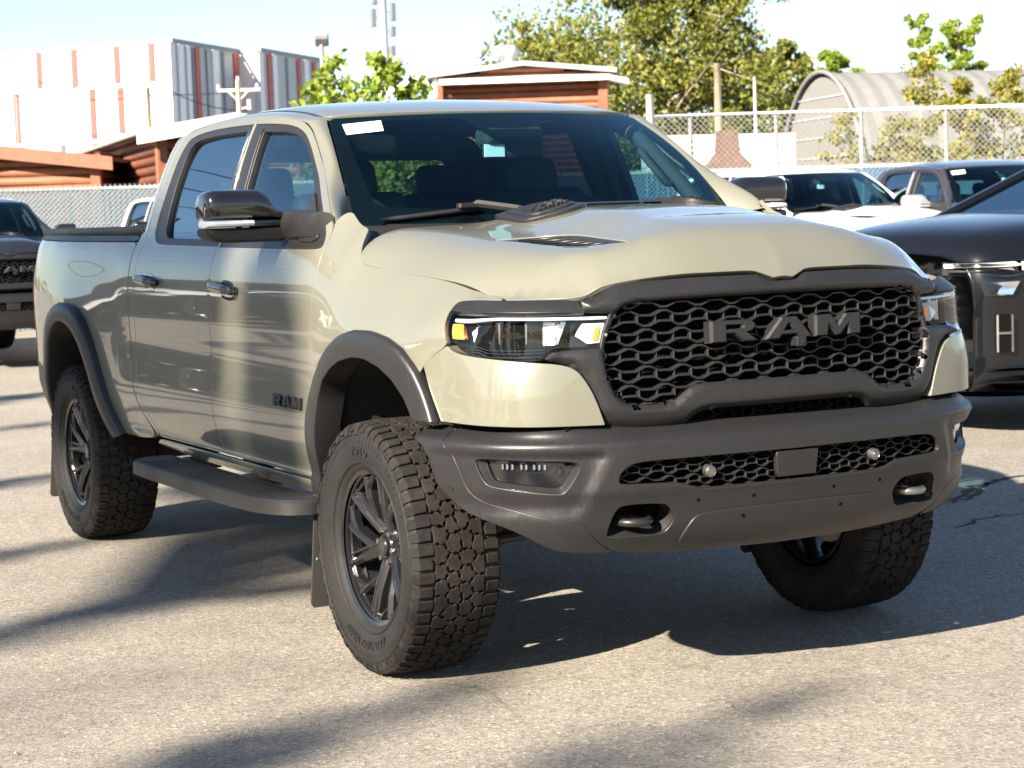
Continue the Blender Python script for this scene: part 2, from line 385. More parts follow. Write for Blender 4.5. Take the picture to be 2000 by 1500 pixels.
def BODY(q, z):
    q = np.asarray(q, float); z = np.asarray(z, float)
    x, y, nx, ny = BODY_PLAN.at(q)
    fl = np.maximum(door_off(np.minimum(z, 1.2)), -.2)
    w = .25-.12*sstep(.25, .6, q)
    zs = zs_sh(q)
    fen = fl-.11*np.clip((z-(zs-w))/w, 0, 2.2)**2.1 + .018*np.exp(-((q)/.45)**2)*sstep(.8, 1.05, z)*(1-sstep(1.12, 1.3, z))
    off = (door_off(z)-.085*sstep(-1.5, -.75, q)*sstep(1.46, 1.86, z))*(1-sstep(-.5, -.3, q))+fen*sstep(-.5, -.3, q)
    bump = .022*np.exp(-((q+3.67)/.5)**2)*sstep(.8, 1.05, z)*(1-sstep(1.1, 1.34, z))
    k = sstep(-2.78, -3.0, q) if False else 1-sstep(-3.0, -2.75, q)
    off = off*(1-k)+(bed_off(z)+bump)*k
    fo_ = front_off(z); fo_ = fo_-np.maximum(fo_, 0)*.85*sstep(.80, 1.08, q); k = sstep(.5, .78, q); off = off*(1-k)+fo_*k
    return np.stack([x+nx*off, -(y+ny*off), z], -1)
hood_zc = pchip([-.5, -.25, 0, .3, .6, .75, .82, 1.1], [1.545, 1.545, 1.542, 1.530, 1.497, 1.487, 1.482, 1.46])
hood_ef = pchip([0, .3, .45, .57, .69, .76, .824, .9], [.985, .965, .94, .905, .855, .79, .66, .5])     # front edge x(y)
hood_ze = pchip([0, .036, .088, .12, .3, .55, .60, .665, .72, .83, .9], [1.325, 1.3252, 1.344, 1.347, 1.345, 1.334, 1.325, 1.294, 1.289, 1.286, 1.28])
hood_zb = pchip([0, .3, .5, .55, .60, .665, .72, .83, .9], [1.348, 1.346, 1.338, 1.334, 1.325, 1.294, 1.289, 1.286, 1.28])
hood_ys = pchip([-.5, -.2, -.15, 0, .3, .5, .66, .8, 1], [.985, .965, .952, .924, .893, .857, .816, .76, .5])            # side shut line y(x)
hood_zs = pchip([-.5, -.2, 0, .3, .5, .66, .9], [1.44, 1.408, 1.378, 1.353, 1.33, 1.288, 1.28])
def HOOD(x, y):
    x = np.asarray(x, float); a = np.abs(y)
    kx = sstep(-.3, .35, x)
    lat = lambda v: -(.010+.012*kx)*sstep(.36, .56, v)-(.025+.06*kx)*v*v
    T = hood_zc(x)+lat(a)
    df = hood_ef(a)-x; ds = hood_ys(x)-a
    ef = np.clip(1-df/.19, 0, 1.3)**2.5; es = np.clip(1-ds/.24, 0, 1.3)**2.2
    ze = hood_zb(a); Tf = hood_zc(hood_ef(a))+lat(a)
    zs = hood_zs(x); Ts = hood_zc(x)+lat(hood_ys(x))
    T = T+.036*(1-sstep(.21, .45, a))*(1-sstep(.62, .98, x))
    z = T-np.maximum(Tf-ze, 0)*ef-np.maximum(Ts-zs, 0)*es*(1-ef)
    return np.stack([x, np.asarray(y, float), z], -1)
WT, WB_ = np.array([-1.065, .686, 1.95]), np.array([-.53, .815, 1.535])
def WIND(u, v):
    """windshield: u -1..1 right to left, v 0 bottom .. 1 top"""
    u = np.asarray(u, float); v = np.asarray(v, float); a = np.abs(u)
    yb = WB_[1]+(WT[1]-WB_[1])*v+.012*np.sin(np.pi*v)
    bx = WB_[0]+.20*(1-a**2.2); tx = WT[0]+.10*(1-a**2.2)
    bz = WB_[2]-.01*(1-a**2); tz = WT[2]+.014*(1-a**2)
    bow = .022*np.sin(np.pi*v)
    return np.stack([bx+(tx-bx)*v+bow, u*yb, bz+(tz-bz)*v+bow*1.2], -1)
roof_zc = pchip([-3, -2.75, -2.6, -2.3, -1.9, -1.6, -1.3, -1.1, -.95, -.8], [1.94, 1.972, 2.002, 2.04, 2.056, 2.052, 2.03, 2.0, 1.966, 1.92])
def ROOF(x, y):
    x = np.asarray(x, float); a = np.abs(y)
    e = np.clip((a-.52)/.26, 0, 1.4)
    return np.stack([x, np.asarray(y, float), roof_zc(x)-.022*(a/.6)**2-.035*e**2.4], -1)
BUMP_PLAN = Plan([(1.055, 0), (1.05, .15), (1.037, .32), (1.008, .50), (.985, .62), (.93, .76), (.85, .87), (.75, .95), (.62, 1.005), (.5, 1.03), (.36, 1.04)][::-1], .36)
bump_off = pchip([.44, .47, .50, .53, .57, .62, .67, .69, .73, .80, .836, .846, .853, .860, .870, .885, .90],
                 [-.17, -.12, -.088, -.064, -.044, -.030, -.014, -.006, -.001, .004, .004, .001, -.006, -.020, -.048, -.092, -.14])
def BUMP(q, z):
    x, y, nx, ny = BUMP_PLAN.at(q); zz = np.asarray(z, float); qe = .79-.10*(.84-zz)/.24
    ob = bump_off(z); ob = ob*(1-.62*np.exp(-((np.asarray(q, float)-.60)/.26)**2)*sstep(.85, .875, zz))
    o = ob-.017*(1-sstep(-.03, .03, np.asarray(q, float)-qe))*sstep(.12, .24, q)*(1-sstep(.800, .835, zz))*sstep(.60, .66, zz)
    return np.stack([x+nx*o, -(y+ny*o), np.asarray(z, float)+0*x], -1)
QF = float(BUMP_PLAN.q[-1]); QB = float(BODY_PLAN.q[-1])
GR_PLAN = Plan([(.993, 0), (.987, .2), (.972, .36), (.955, .48), (.935, .585), (.915, .66), (.88, .75)][::-1], .9)
def GRILLE(y, z):
    """front face of the grille frame, by y and z"""
    y = np.asarray(y, float); a = np.abs(y)
    x = np.interp(a, GR_PLAN.c[::-1, 1], GR_PLAN.c[::-1, 0])
    zz = np.asarray(z, float)
    x = x-(.012+.040*np.clip(a/.62, 0, 1)**2)*sstep(1.262, 1.36, zz)-.02*(1-sstep(.88, .95, zz))
    return np.stack([x, y, zz+0*x], -1)
# ---------------------------------------------------------------- the olive pickup truck
T = thing('pickup_truck', 'large olive beige crew cab pickup truck with knobbly off road tyres in the foreground', 'pickup truck')
PT = MT['paint']
def pan(name, outline, S, mat, **k): return panel(name, outline, S, mat, T, **k)
def arch(dx, pts): return [(a+dx, b) for a, b in pts]
FA_OUT = [(.50, .905), (.455, .995), (.40, 1.074), (.33, 1.13), (.235, 1.163), (.125, 1.181), (0, 1.181), (-.12, 1.163), (-.23, 1.126), (-.34, 1.068), (-.435, .998), (-.485, .926), (-.515, .84), (-.54, .75), (-.565, .66), (-.60, .575)]
FA_IN = [(.395, .905), (.345, .975), (.28, 1.03), (.2, 1.07), (.10, 1.094), (0, 1.094), (-.12, 1.075), (-.22, 1.043), (-.31, .993), (-.365, .926), (-.395, .848), (-.425, .76), (-.46, .66), (-.50, .575)]
RW = -3.672
RA_OUT = arch(RW, [(.66, .584), (.60, .68), (.55, .78), (.48, .903), (.41, 1.037), (.33, 1.12), (.22, 1.168), (.11, 1.188), (0, 1.19), (-.10, 1.175), (-.21, 1.14), (-.32, 1.08), (-.43, .98), (-.52, .85), (-.59, .72), (-.62, .60)])
RA_IN = arch(RW, [(.56, .575), (.50, .68), (.45, .79), (.39, .90), (.32, 1.0), (.25, 1.06), (.16, 1.09), (.08, 1.103), (0, 1.103), (-.08, 1.09), (-.17, 1.06), (-.26, 1.01), (-.35, .92), (-.43, .81), (-.49, .70), (-.52, .60)])
def mid(a, b, t=.45, n=30):
    A, B_ = arclen(a, n), arclen(b, n); return [tuple(p) for p in A+(B_-A)*t]
fm = mid(FA_OUT, FA_IN); rm_ = mid(RA_OUT, RA_IN)
D = lambda *p: [q for a in p for q in (a, a)]          # doubled points keep a corner sharp
# fender, hood, front corner
fend = [(-.490, .90), (-.482, .98), (-.470, 1.15), (-.447, 1.26), (-.424, 1.36), (-.421, 1.46), (-.432, 1.522), (-.442, 1.545), (-.432, 1.566), (-.415, 1.580), (-.395, 1.580), (-.366, 1.560), (-.321, 1.535), (-.262, 1.522), (-.25, 1.50), (-.222, 1.452), (-.185, 1.414), (-.150, 1.399), (-.10, 1.391),
        (-.052, 1.385), (.052, 1.376), (.157, 1.367), (.261, 1.359), (.365, 1.349), (.478, 1.333), (.557, 1.314), (.63, 1.302), (.678, 1.302), (.72, 1.302)]+D((.748, 1.289))+[(.6, 1.288), (.545, 1.286), (.528, 1.27), (.531, 1.24), (.545, 1.2), (.555, 1.165), (.561, 1.150), (.486, 1.113), (.432, 1.078)]+[p for p in fm if p[1] > .9 and p[0] < .40]
pan('fender', fend, BODY, PT, sp=.035, gap=.0015)
hy = lambda s: [(-.12, 0), (-.13, .2*s), (-.16, .45*s), (-.21, .7*s), (-.24, .82*s), (-.235, .90*s), (-.20, .945*s), (-.16, .954*s)]
hood_r = [(x, -hood_ys(x)) for x in (-.1, 0, .1, .2, .3, .4, .5, .56, .60)]+[(.645, -.824)]
hfr = [(float(hood_ef(a))-.002, -a) for a in (.80, .75, .70, .66, .62, .595, .57, .5, .4, .3, .2, .12)]+D((.9795, -.094))+D((.9955, -.038))
hood_half = [p for p in hy(-1)]+[(float(a), float(b)) for a, b in hood_r]+hfr
hood_out = hood_half+[(a, -b) for a, b in hood_half[::-1] if abs(b) > 1e-6]
VENT = [(.305, -.668), (.353, -.556), (.475, -.483), (.555, -.474), (.814, -.467), (.765, -.548), (.70, -.615), (.583, -.641)]
VENT = [(.297, -.670)]*2+[(.38, -.520), (.47, -.462), (.56, -.446)]+[(.795, -.449)]*2+[(.69, -.530), (.62, -.568), (.52, -.605)]
pan('hood', hood_out, HOOD, PT, sp=.035, holes=[VENT, [(a, -b) for a, b in VENT]], mirror=False, up=(0, 0, 1), gap=.003, rim=.02)
for s in (1, -1):
    v = [(a, b*s) for a, b in VENT]
    h = pan('hood_vent', v, HOOD, MT['trim'], sp=.04, mirror=False, up=(0, 0, 1), off=-.004, gap=-.003)
    b = B()
    for k in range(6):
        t = (k+.5)/6; P0 = HOOD(np.array([.34+.34*t]), np.array([(-.650+.10*t)*-s*-1]))[0]; P1 = HOOD(np.array([.44+.30*t]), np.array([(-.49+.03*t)*s]))[0]
        P0, P1 = Vector(P0), Vector(P1); b.tube([P0+(P1-P0)*.12+Vector((0, 0, -.003)), P0+(P1-P0)*.88+Vector((0, 0, -.003))], .005, 6)
    b.out('vent_fin', MT['trim'], h, True)
corner = D((.563, 1.149))+[(.486, 1.113)]+D((.434, 1.080))+[(.446, 1.03), (.470, .975)]+D((.512, .905))+[(.8, .903)]+D((1.104, .898))+[(1.073, .99), (1.039, 1.050), (1.009, 1.080), (.962, 1.093), (.903, 1.099), (.788, 1.109), (.625, 1.121), (.579, 1.133)]
pan('front_corner_panel', corner, BODY, PT, sp=.03, gap=.003, rim=.04)
# headlights
HLO = [(.533, 1.243), (.537, 1.249)]+[(.8, 1.247)]+D((1.150, 1.240))+[(1.13, 1.198), (1.104, 1.137), (1.042, 1.139), (.960, 1.140), (.93, 1.128), (.903, 1.103), (.788, 1.111), (.625, 1.123), (.579, 1.135), (.561, 1.154), (.542, 1.205)]
def off(S, d):
    def f(u, v):
        uv = np.stack(np.broadcast_arrays(np.atleast_1d(u), np.atleast_1d(v)), -1).reshape(-1, 2).astype(float); P, N = surf_n(S, uv); return P+N*d
    return f
hl = thing('headlight', None, None); hl.parent = T; hlL = thing('headlight', None, None); hlL.parent = T
def sub(o, par, parL): o.parent = par; mirrored(o, parL); return o
sub(panel('lamp_lens', HLO, BODY, MT['lens'], hl, sp=.04, mirror=False, gap=.003, rim=.02, off=-.001), hl, hlL)
sub(panel('lamp_housing', HLO, BODY, MT['lampdark'], hl, sp=.05, mirror=False, gap=.001, rim=.004, off=-.095), hl, hlL)
refl = [(.622, 1.226), (1.005, 1.222), (.992, 1.19), (.972, 1.152), (.80, 1.148), (.67, 1.152), (.645, 1.165)]
def REFL(u, v):
    k = np.abs(((np.asarray(u)-.64)/.105) % 1-.5)*2
    return off(BODY, -.045)(u, v)-np.stack([.022*(1-k**2)+0*np.asarray(v)]*1+[0*k+0*np.asarray(v), 0*k+0*np.asarray(v)], -1)
sub(panel('reflector', refl, REFL, MT['reflector'], hl, sp=.012, sm=0, mirror=False, gap=0, rim=.012), hl, hlL)
b = B()
for q0 in (.745, .85):
    P = off(BODY, -.046)(np.array([q0]), np.array([1.185]))[0]; b.rbox(P, (.006, .008, .066), .002, 1)
b.out('lamp_divider', MT['chrome'], hl); mirrored(hl.children[-1], hlL)
sub(panel('amber_marker', [(.553, 1.228), (.600, 1.226), (.622, 1.172), (.57, 1.172)], BODY, MT['amber'], hl, sp=.02, mirror=False, sm=0, off=-.020, gap=.002, rim=.02), hl, hlL)
sub(panel('turn_indicator', [(1.022, 1.176), (1.048, 1.212), (1.125, 1.212), (1.104, 1.152), (1.06, 1.150)], BODY, MT['frost'], hl, sp=.02, mirror=False, sm=0, off=-.022, gap=.002, rim=.02), hl, hlL)
sub(panel('amber_strip', [(1.088, 1.20), (1.104, 1.20), (1.094, 1.160), (1.078, 1.160)], BODY, MT['amber'], hl, sp=.02, mirror=False, sm=0, off=-.019, gap=.001, rim=.004), hl, hlL)
sub(panel('light_bar', [(.56, 1.241), (1.13, 1.233), (1.128, 1.228), (.56, 1.236)], BODY, MT['frost'], hl, sp=.02, mirror=False, off=-.016, gap=.0005, rim=.01, sm=0), hl, hlL)
b = B()
for k in range(4):
    z = 1.113+.008*k; b.tube([off(BODY, -.03)(np.array([q]), np.array([z+.008*(q < .7)]))[0] for q in np.linspace(.64, .92, 9)], .002, 4)
b.out('lamp_rib', MT['trim_black'], hl); mirrored(hl.children[-1], hlL)
trim = [(.534, 1.252), (.536, 1.275), (.545, 1.284), (.6, 1.286), (.756, 1.287), (1.02, 1.285), (1.054, 1.268)]+D((1.052, 1.247))
pan('headlight_trim', trim, off(BODY, .004), MT['trim'], sp=.03, gap=.002)
# grille
fo = [(0, 1.320), (.035, 1.320), (.037, 1.3205), (.087, 1.3395), (.09, 1.340), (.3, 1.341), (.54, 1.333), (.575, 1.326), (.61, 1.306), (.645, 1.289)]+D((.684, 1.282), (.682, 1.246), (.600, 1.241))+[(.618, 1.19)]+D((.633, 1.136))+[(.685, 1.136), (.75, 1.131), (.80, 1.114), (.80, 1.106), (.761, 1.096), (.716, 1.083), (.687, 1.05), (.645, .947), (.613, .893), (.59, .886), (.523, .877), (.41, .878), (.352, .883), (.327, .905), (.306, .920), (.272, .927), (0, .927)]
ap = [(0, 1.276), (.36, 1.275), (.51, 1.272), (.555, 1.261), (.585, 1.235), (.609, 1.175), (.620, 1.11), (.608, 1.04), (.585, .987), (.558, .964), (.53, .953), (.43, .951), (.40, .957), (.375, .976), (.345, .998), (.31, 1.009), (.26, 1.011), (0, 1.010)]
symm = lambda h: h+[(-a, b) for a, b in h[::-1] if a > 1e-6]
def GRB(y, z):
    """grille frame face: rolls back towards the opening and the top"""
    P = GRILLE(y, z); pts = P[:, 1:] if P.ndim > 1 else P[None, 1:]
    d = edist(pts, APB); k = np.clip(1-d/.022, 0, 1)**2
    d2 = edist(pts, FOB); k2 = np.clip(1-d2/.03, 0, 1)**2
    P = P.copy(); P[..., 0] += (.010-.022*k-.016*k2).reshape(P[..., 0].shape); return P
APB, FOB = np.array(symm(ap)), np.array(symm(fo))
gf = pan('grille_frame', symm(fo), GRB, MT['trim'], sp=.014, holes=[symm(ap)], mirror=False, up=(1, 0, 0), gap=.001, rim=.13, hrim=.06, bev=.004, sm=2, rimdir=(1, 0, 0))
b = B()
def hexmesh(b, ok, S, w, h, bar, dep, y0, y1, z0, z1, node=.35):
    px = 1.5*w; cells = []
    for row in range(int((z1-z0)/(h/2))+2):
        for colm in range(int((y1-y0)/px)+2):
            cy = y0+colm*px+(row % 2)*px/2; cz = z0+row*h/2
            if ok(cy, cz): cells.append((cy, cz))
    for cy, cz in cells:
        o = [(cy+w/2, cz), (cy+w/4, cz+h/2), (cy-w/4, cz+h/2), (cy-w/2, cz), (cy-w/4, cz-h/2), (cy+w/4, cz-h/2)]
        ty, tz = bar; i = [(cy+w/2-ty, cz), (cy+w/4-ty*.25, cz+h/2-tz), (cy-w/4+ty*.25, cz+h/2-tz), (cy-w/2+ty, cz), (cy-w/4+ty*.25, cz-h/2+tz), (cy+w/4-ty*.25, cz-h/2+tz)]
        V = []
        for ring, d, k in ((o, .004, 0), (i, -.003, 0), (i, -dep, .0)):
            a = np.array(ring); P = S(a[:, 0], a[:, 1]); P[:, 0] += d
            V += list(P)
        # the side bars are thinner at the back, the pointed ends carry a raised facet
        V[0][0] += .004; V[3][0] += .004
        F = []
        for j in range(6):
            k = (j+1) % 6; F += [(j, k, 6+k, 6+j), (6+j, 6+k, 12+k, 12+j)]
        b.add(V, F)
GS = lambda y, z: GRILLE(np.asarray(y, float), np.full_like(np.asarray(y, float), 1.1))*[1, 1, 0]+np.stack([0*np.asarray(y, float)-.026, 0*np.asarray(y, float), np.asarray(z, float)], -1)
def ribbon_mesh(b, S, ok, P, HH, z0, rows, a, nb, wn, wf, hw, dep, ymax, strut=True):
    """moulded lattice: mirrored wavy bars that touch at nodes, with short struts between the rows"""
    sl = (P-wn-wf)/2; sec = [(1, -dep), (1, -.002), (.38, .004), (-.38, .004), (-1, -.002), (-1, -dep)]
    def wave(y, ph):
        t = abs(((y-ph+P/2) % P)-P/2)           # 0 at a hexagon centre, P/2 at a node
        return nb+(a-nb)*(1-min(1, max(0, (t-wf/2)/sl)))
    def put(path):
        if len(path) < 2: return
        V = []
        for k, (y, z) in enumerate(path):
            q = path[min(k+1, len(path)-1)]; o = path[max(k-1, 0)]; sl_ = (q[1]-o[1])/max(q[0]-o[0], 1e-6); th = hw*math.sqrt(1+.6*sl_*sl_)
            for dz, dx in sec: p = S(np.array([y]), np.array([z+dz*th]))[0]; V.append((p[0]+dx, p[1], p[2]))
        n = 6; b.add(V, [(k*n+j, k*n+j+1, (k+1)*n+j+1, (k+1)*n+j) for k in range(len(path)-1) for j in range(n-1)])
    for r in range(-rows, rows+1):
        zr = z0+r*HH; ph = (r % 2)*P/2
        for s in (1, -1):
            kn = sorted({k*P+ph+e for k in range(-8, 9) for e in (-P/2, -P/2+wn/2, -wf/2, wf/2, P/2-wn/2) if abs(k*P+ph+e) < ymax}); ys = []
            for u, v in zip(kn, kn[1:]): ys += [u, u*.5+v*.5]
            path = []
            for y in ys:
                p = (y, zr+s*wave(y, ph))
                if ok(*p): path.append(p)
                else: put(path); path = []
            put(path)
        if strut:
            for k in range(-16, 17):
                y = ph+P/4+k*P/2; zt = zr-wave(y, ph); zb = zr-HH+wave(y, ph+P/2)
                if ok(y, zt) and ok(y, zb):
                    V = []
                    for z in (zt, zb):
                        for dy, dx in ((-.0028, -dep), (-.0028, -.002), (-.001, .002), (.001, .002), (.0028, -.002), (.0028, -dep)): p = S(np.array([y+dy]), np.array([z]))[0]; V.append((p[0]+dx, p[1], p[2]))
                    b.add(V, [(j, j+1, 7+j, 6+j) for j in range(5)])
b = B(); APX = np.array([(y*1.035, 1.125+(z-1.125)*1.07) for y, z in APB])
ribbon_mesh(b, lambda y, z: GS(y, z), lambda y, z: bool(inside([(y, z)], APX)[0]), .118, .0575, 1.132, 3, .0195, .0058, .018, .040, .0043, .017, .70)
b.out('grille_mesh', MT['trim'], T, fix=False)
b = B(); a = np.array(resamp(symm([(x*1.05, 1.12+(z-1.12)*1.06) for x, z in ap]), .05)); 
P = GS(a[:, 0], a[:, 1]); P[:, 0] -= .075; b.add(list(P)+[(.86, 0, 1.12)], [(i, (i+1) % len(P), len(P)) for i in range(len(P))])
b.out('grille_backing', MT['void'], T)
# lower intake below the grille frame
b = B()
for k in range(9):
    pass
GS2 = lambda y, z: np.stack([.925-.06*np.asarray(y, float)**2+0*np.asarray(z), np.asarray(y, float)+0*np.asarray(z), np.asarray(z, float)], -1)
hexmesh(b, lambda y, z: abs(y) < .34 and .86 < z < .935, GS2, .05, .034, (.005, .003), .02, -.36, .38, .85, .95)
b.out('lower_intake_mesh', MT['trim_black'], T)
b = B(); b.box((.88, 0, .88), (.03, 1.5, .2)); b.out('intake_backing', MT['void'], T)
# grille letters
LET = {'R': [[(0, 0), (0, 1), (.72, 1), (.90, .93), (.97, .80), (.97, .62), (.90, .48), (.80, .42), (1.02, .02), (1.02, 0), (.70, 0), (.50, .38), (.36, .38), (.36, 0)], [(.36, .60), (.60, .60), (.66, .64), (.66, .72), (.60, .76), (.36, .76)]],
       'A': [[(0, 0), (.36, 1), (.74, 1), (1.10, 0), (.76, 0), (.70, .18), (.40, .18), (.34, 0)], [(.46, .40), (.64, .40), (.56, .68), (.54, .68)]],
       'M': [[(0, 0), (0, 1), (.40, 1), (.56, .52), (.72, 1), (1.12, 1), (1.12, 0), (.80, 0), (.80, .55), (.62, 0), (.50, 0), (.32, .55), (.32, 0)], None]}
def letter(ch, fn, mat, parent, name='letter', bev=.05, back=-1.0):
    """raised letter with bevelled edges; fn(u, v, d) with letter units"""
    o, h = LET[ch]; b = B()
    loops = [o]+([h] if h else [])
    def ring(poly, d, g, hole): 
        p = poly if signed(poly) > 0 else poly[::-1]; return [fn(a, c, d) for a, c in oset(p, -g if hole else g)]
    front = [oset(o if signed(o) > 0 else o[::-1], bev)]+([oset(h if signed(h) > 0 else h[::-1], -bev)] if h else [])
    pts = []; ed = []
    for lp in front:
        n0 = len(pts); pts += lp; ed += [(n0+i, n0+(i+1) % len(lp)) for i in range(len(lp))]
    r = delaunay_2d_cdt([Vector(p) for p in pts], ed, [], 0, 1e-6); V = [tuple(v) for v in r[0]]
    tri = [t for t in r[2] if inside([np.mean([V[i] for i in t], 0)], front[0])[0] and not (h and inside([np.mean([V[i] for i in t], 0)], front[1])[0])]
    b.add([fn(x, y, 0) for x, y in V], tri)
    for li, lp in enumerate(loops):
        p = lp if signed(lp) > 0 else lp[::-1]; n = len(p); q = oset(p, -bev if li else bev)
        Vv = [fn(x, y, 0) for x, y in q]+[fn(x, y, -.18) for x, y in p]+[fn(x, y, back) for x, y in p]
        F = []
        for k in range(2):
            for i in range(n): F.append((k*n+i, k*n+(i+1) % n, (k+1)*n+(i+1) % n, (k+1)*n+i)[::1 if li else -1])
        b.add(Vv, F)
    o_ = b.out(name, mat, parent); bm = bmesh.new(); bm.from_mesh(o_.data); bmesh.ops.remove_doubles(bm, verts=bm.verts, dist=1e-5); bmesh.ops.recalc_face_normals(bm, faces=bm.faces); bm.to_mesh(o_.data); bm.free()
    return o_
wx = .171; hz = .069
for ch, y0 in (('R', -.283), ('A', -.086), ('M', .108)):
    def fn(u, v, d, y0=y0): 
        y = y0+u*wx; return (float(GRILLE(np.array([y]), np.array([1.1]))[0, 0])+.020+d*.04, y, 1.1335+v*hz+.004*d)
    letter(ch, fn, MT['trim'], T, 'letter')
b = B(); b.rbox((1.0, .045, 1.122), (.05, .036, .032), .004); b.lathe([(0, 0), (.009, 0), (.009, -.006)], 16, 1); V = b.v[-48:]
b.v[-48:] = [(1.026+.0*p[1]-p[1]*.2, .045+p[0], 1.122+p[2]) for p in V]
b.out('front_camera', None, T, mats=[MT['trim'], MT['gloss']])
# front bumper
def BUMP2(q, z):
    q = np.asarray(q, float); k = q > QF; P = BUMP(np.where(k, 2*QF-q, q), z); P[..., 1] = np.where(k, -P[..., 1], P[..., 1])
    return P
mq = lambda h: h+[(2*QF-a, b) for a, b in h[::-1] if abs(a-QF) > 1e-6]
fl = lambda h: [(2*QF-a, b) for a, b in h[::-1]]
bm_out = mq([(.300, .893), (.195, .885), (.182, .876), (.215, .855), (.262, .785), (.285, .73), (.305, .695), (.347, .663), (.475, .642), (.61, .613)]+D((.717, .588))+[(.76, .53), (.82, .498), (.906, .486), (1.053, .478), (1.3, .472), (QF, .470)][:6]+[(QF, .470)])
bm_out = bm_out[:] if signed(bm_out) > 0 else bm_out[::-1]
top_q = [(.300, .893), (.8, .893), (1.05, .892), (1.12, .896), (QF, .896)]
half = [(.182, .876), (.215, .855), (.262, .785), (.285, .73), (.305, .695), (.347, .663), (.475, .642), (.61, .613)]+D((.717, .588))+[(.76, .53), (.82, .498), (.906, .486), (1.053, .478), (1.3, .472), (QF, .470)]
bm_out = mq([(QF, .893), (1.1, .893), (.8, .893), (.4, .892), (.21, .888)]+half)
bm_out = [p for i, p in enumerate(bm_out) if i == 0 or p != (QF, .893)]
SLOT = mq([(QF, .789), (1.111, .789), (.885, .785), (.845, .772), (.822, .745), (.82, .722), (.839, .714), (1.02, .709), (1.054, .698), (1.094, .685), (1.129, .682), (QF, .683)])
SLOT = [p for i, p in enumerate(SLOT) if SLOT.index(p) == i]
TOW = [(.784, .556), (.800, .605), (.815, .637), (.842, .652), (.972, .648), (.994, .636), (1.019, .602), (.995, .556), (.97, .545), (.80, .545)]
FOG = [(.350, .803), (.690, .795), (.708, .776), (.658, .700), (.632, .690), (.402, .714), (.374, .728), (.345, .786)]
FOGI = [(.368, .792), (.376, .796), (.674, .785), (.686, .773), (.644, .713), (.624, .704), (.410, .724), (.388, .736)]
fb = pan('front_bumper', bm_out, BUMP2, MT['trim'], sp=.022, holes=[SLOT, TOW, fl(TOW), FOG, fl(FOG)], mirror=False, gap=.002, rim=.02, hrim=.012, bev=.004, sm=2)
cap = [(.04, .890), (.02, .86), (.127, .821), (.154, .751), (.18, .687), (.233, .641), (.349, .609), (.464, .578), (.532, .545), (.582, .517), (.640, .501)]+D((.806, .494))+[(.757, .53)]+D((.715, .588))+[(.61, .613), (.475, .642), (.347, .663), (.305, .695), (.285, .73), (.262, .785), (.215, .855), (.182, .876), (.19, .888)]
pan('bumper_end_cap', cap, BUMP, MT['trim'], sp=.025, gap=.002, rim=.03)
skid = mq([(1.039, .522), (1.071, .585), (1.096, .602), (1.126, .607), (1.28, .611), (QF, .612)][::-1]+[(1.05, .508), (1.2, .498), (QF, .494)])
skid = [p for i, p in enumerate(skid) if skid.index(p) == i]
pan('skid_panel', skid, BUMP2, MT['trim'], sp=.03, off=.007, gap=.001, mirror=False, rim=.009, bev=.004)
lower = lambda S, d: (lambda u, v: off(S, -d)(u, v))
fogs = []
for L in (0, 1):
    m = fl if L else (lambda h: h)
    g = thing('fog_lamp', None, None); g.parent = T; fogs.append(g)
    funnel('lamp_bezel', m(FOG), m(FOGI), BUMP2, .006, .030, MT['trim'], g, mirror=False)
    panel('lamp_plate', m(FOGI), BUMP2, MT['gloss'], g, sp=.04, off=-.036, gap=-.003, mirror=False, rim=.004)
    panel('lamp_lens', m([(.418, .796), (.606, .790), (.60, .77), (.58, .752), (.45, .764), (.43, .772)]), BUMP2, MT['lens'], g, sp=.03, off=-.028, gap=.001, mirror=False, rim=.008)
    b = B()
    for q in (.435, .452, .472, .505, .522, .55, .568, .586):
        qq = 2*QF-q if L else q; P, N = surf_n(BUMP2, np.array([[qq, .774]])); P = P[0]-N[0]*.031
        b.rbox(P, (.008, .010, .022), .004, 2)
    b.out('lamp_reflector', MT['chrome'], g)
def disc(S, q, z, r, o, h, mat, name, parent, ring=None):
    P, N = surf_n(S, np.array([[q, z]])); P, N = Vector(P[0]), Vector(N[0]); rot = N.to_track_quat('Y', 'Z').to_matrix(); b = B()
    b.lathe([(0, h), (r*.62, h), (r*.66, h-.002), (r*.74, h-.002), (r*.78, h), (r*.95, h), (r, h-.002), (r*1.05, 0)] if ring is None else ring, 24)
    b.v = [tuple(P+N*o+rot @ Vector(v)) for v in b.v]
    return b.out(name, mat, parent, auto=.6)
for L in (0, 1):
    disc(BUMP2, 2*QF-.634 if L else .634, .758, .0125, -.034, .006, MT['trim'], 'parking_sensor', T)
    disc(BUMP2, 2*QF-1.127 if L else 1.127, .738, .019, -.02, .022, MT['steel'], 'parking_sensor', T, [(0, .022), (.011, .022), (.012, .020), (.014, .020), (.015, .022), (.018, .020), (.019, .012), (.019, -.05)])
    disc(BUMP2, 2*QF-.225 if L else .225, .70, .011, -.001, .003, MT['trim_black'], 'parking_sensor', T)
    for q, z in ((1.29, .648), (1.255, .587), (1.09, .65)):
        disc(BUMP2, 2*QF-q if L else q, z, .006, .0005+(.0075 if z < .6 else 0), .0005, MT['void'], 'bolt_hole', T)
b = B()
SS = lambda y, z: np.stack([BX(y)-.022+0*np.asarray(z), np.asarray(y, float)+0*np.asarray(z), np.asarray(z, float)], -1)
BX = lambda y: np.interp(np.abs(y), BUMP_PLAN.c[::-1, 1], BUMP_PLAN.c[::-1, 0])
SLY = np.array([(float(BUMP2(np.array([q]), np.array([z]))[0, 1]), z) for q, z in SLOT])
SLX = np.array([(y*1.012, .736+(z-.736)*1.10) for y, z in SLY])
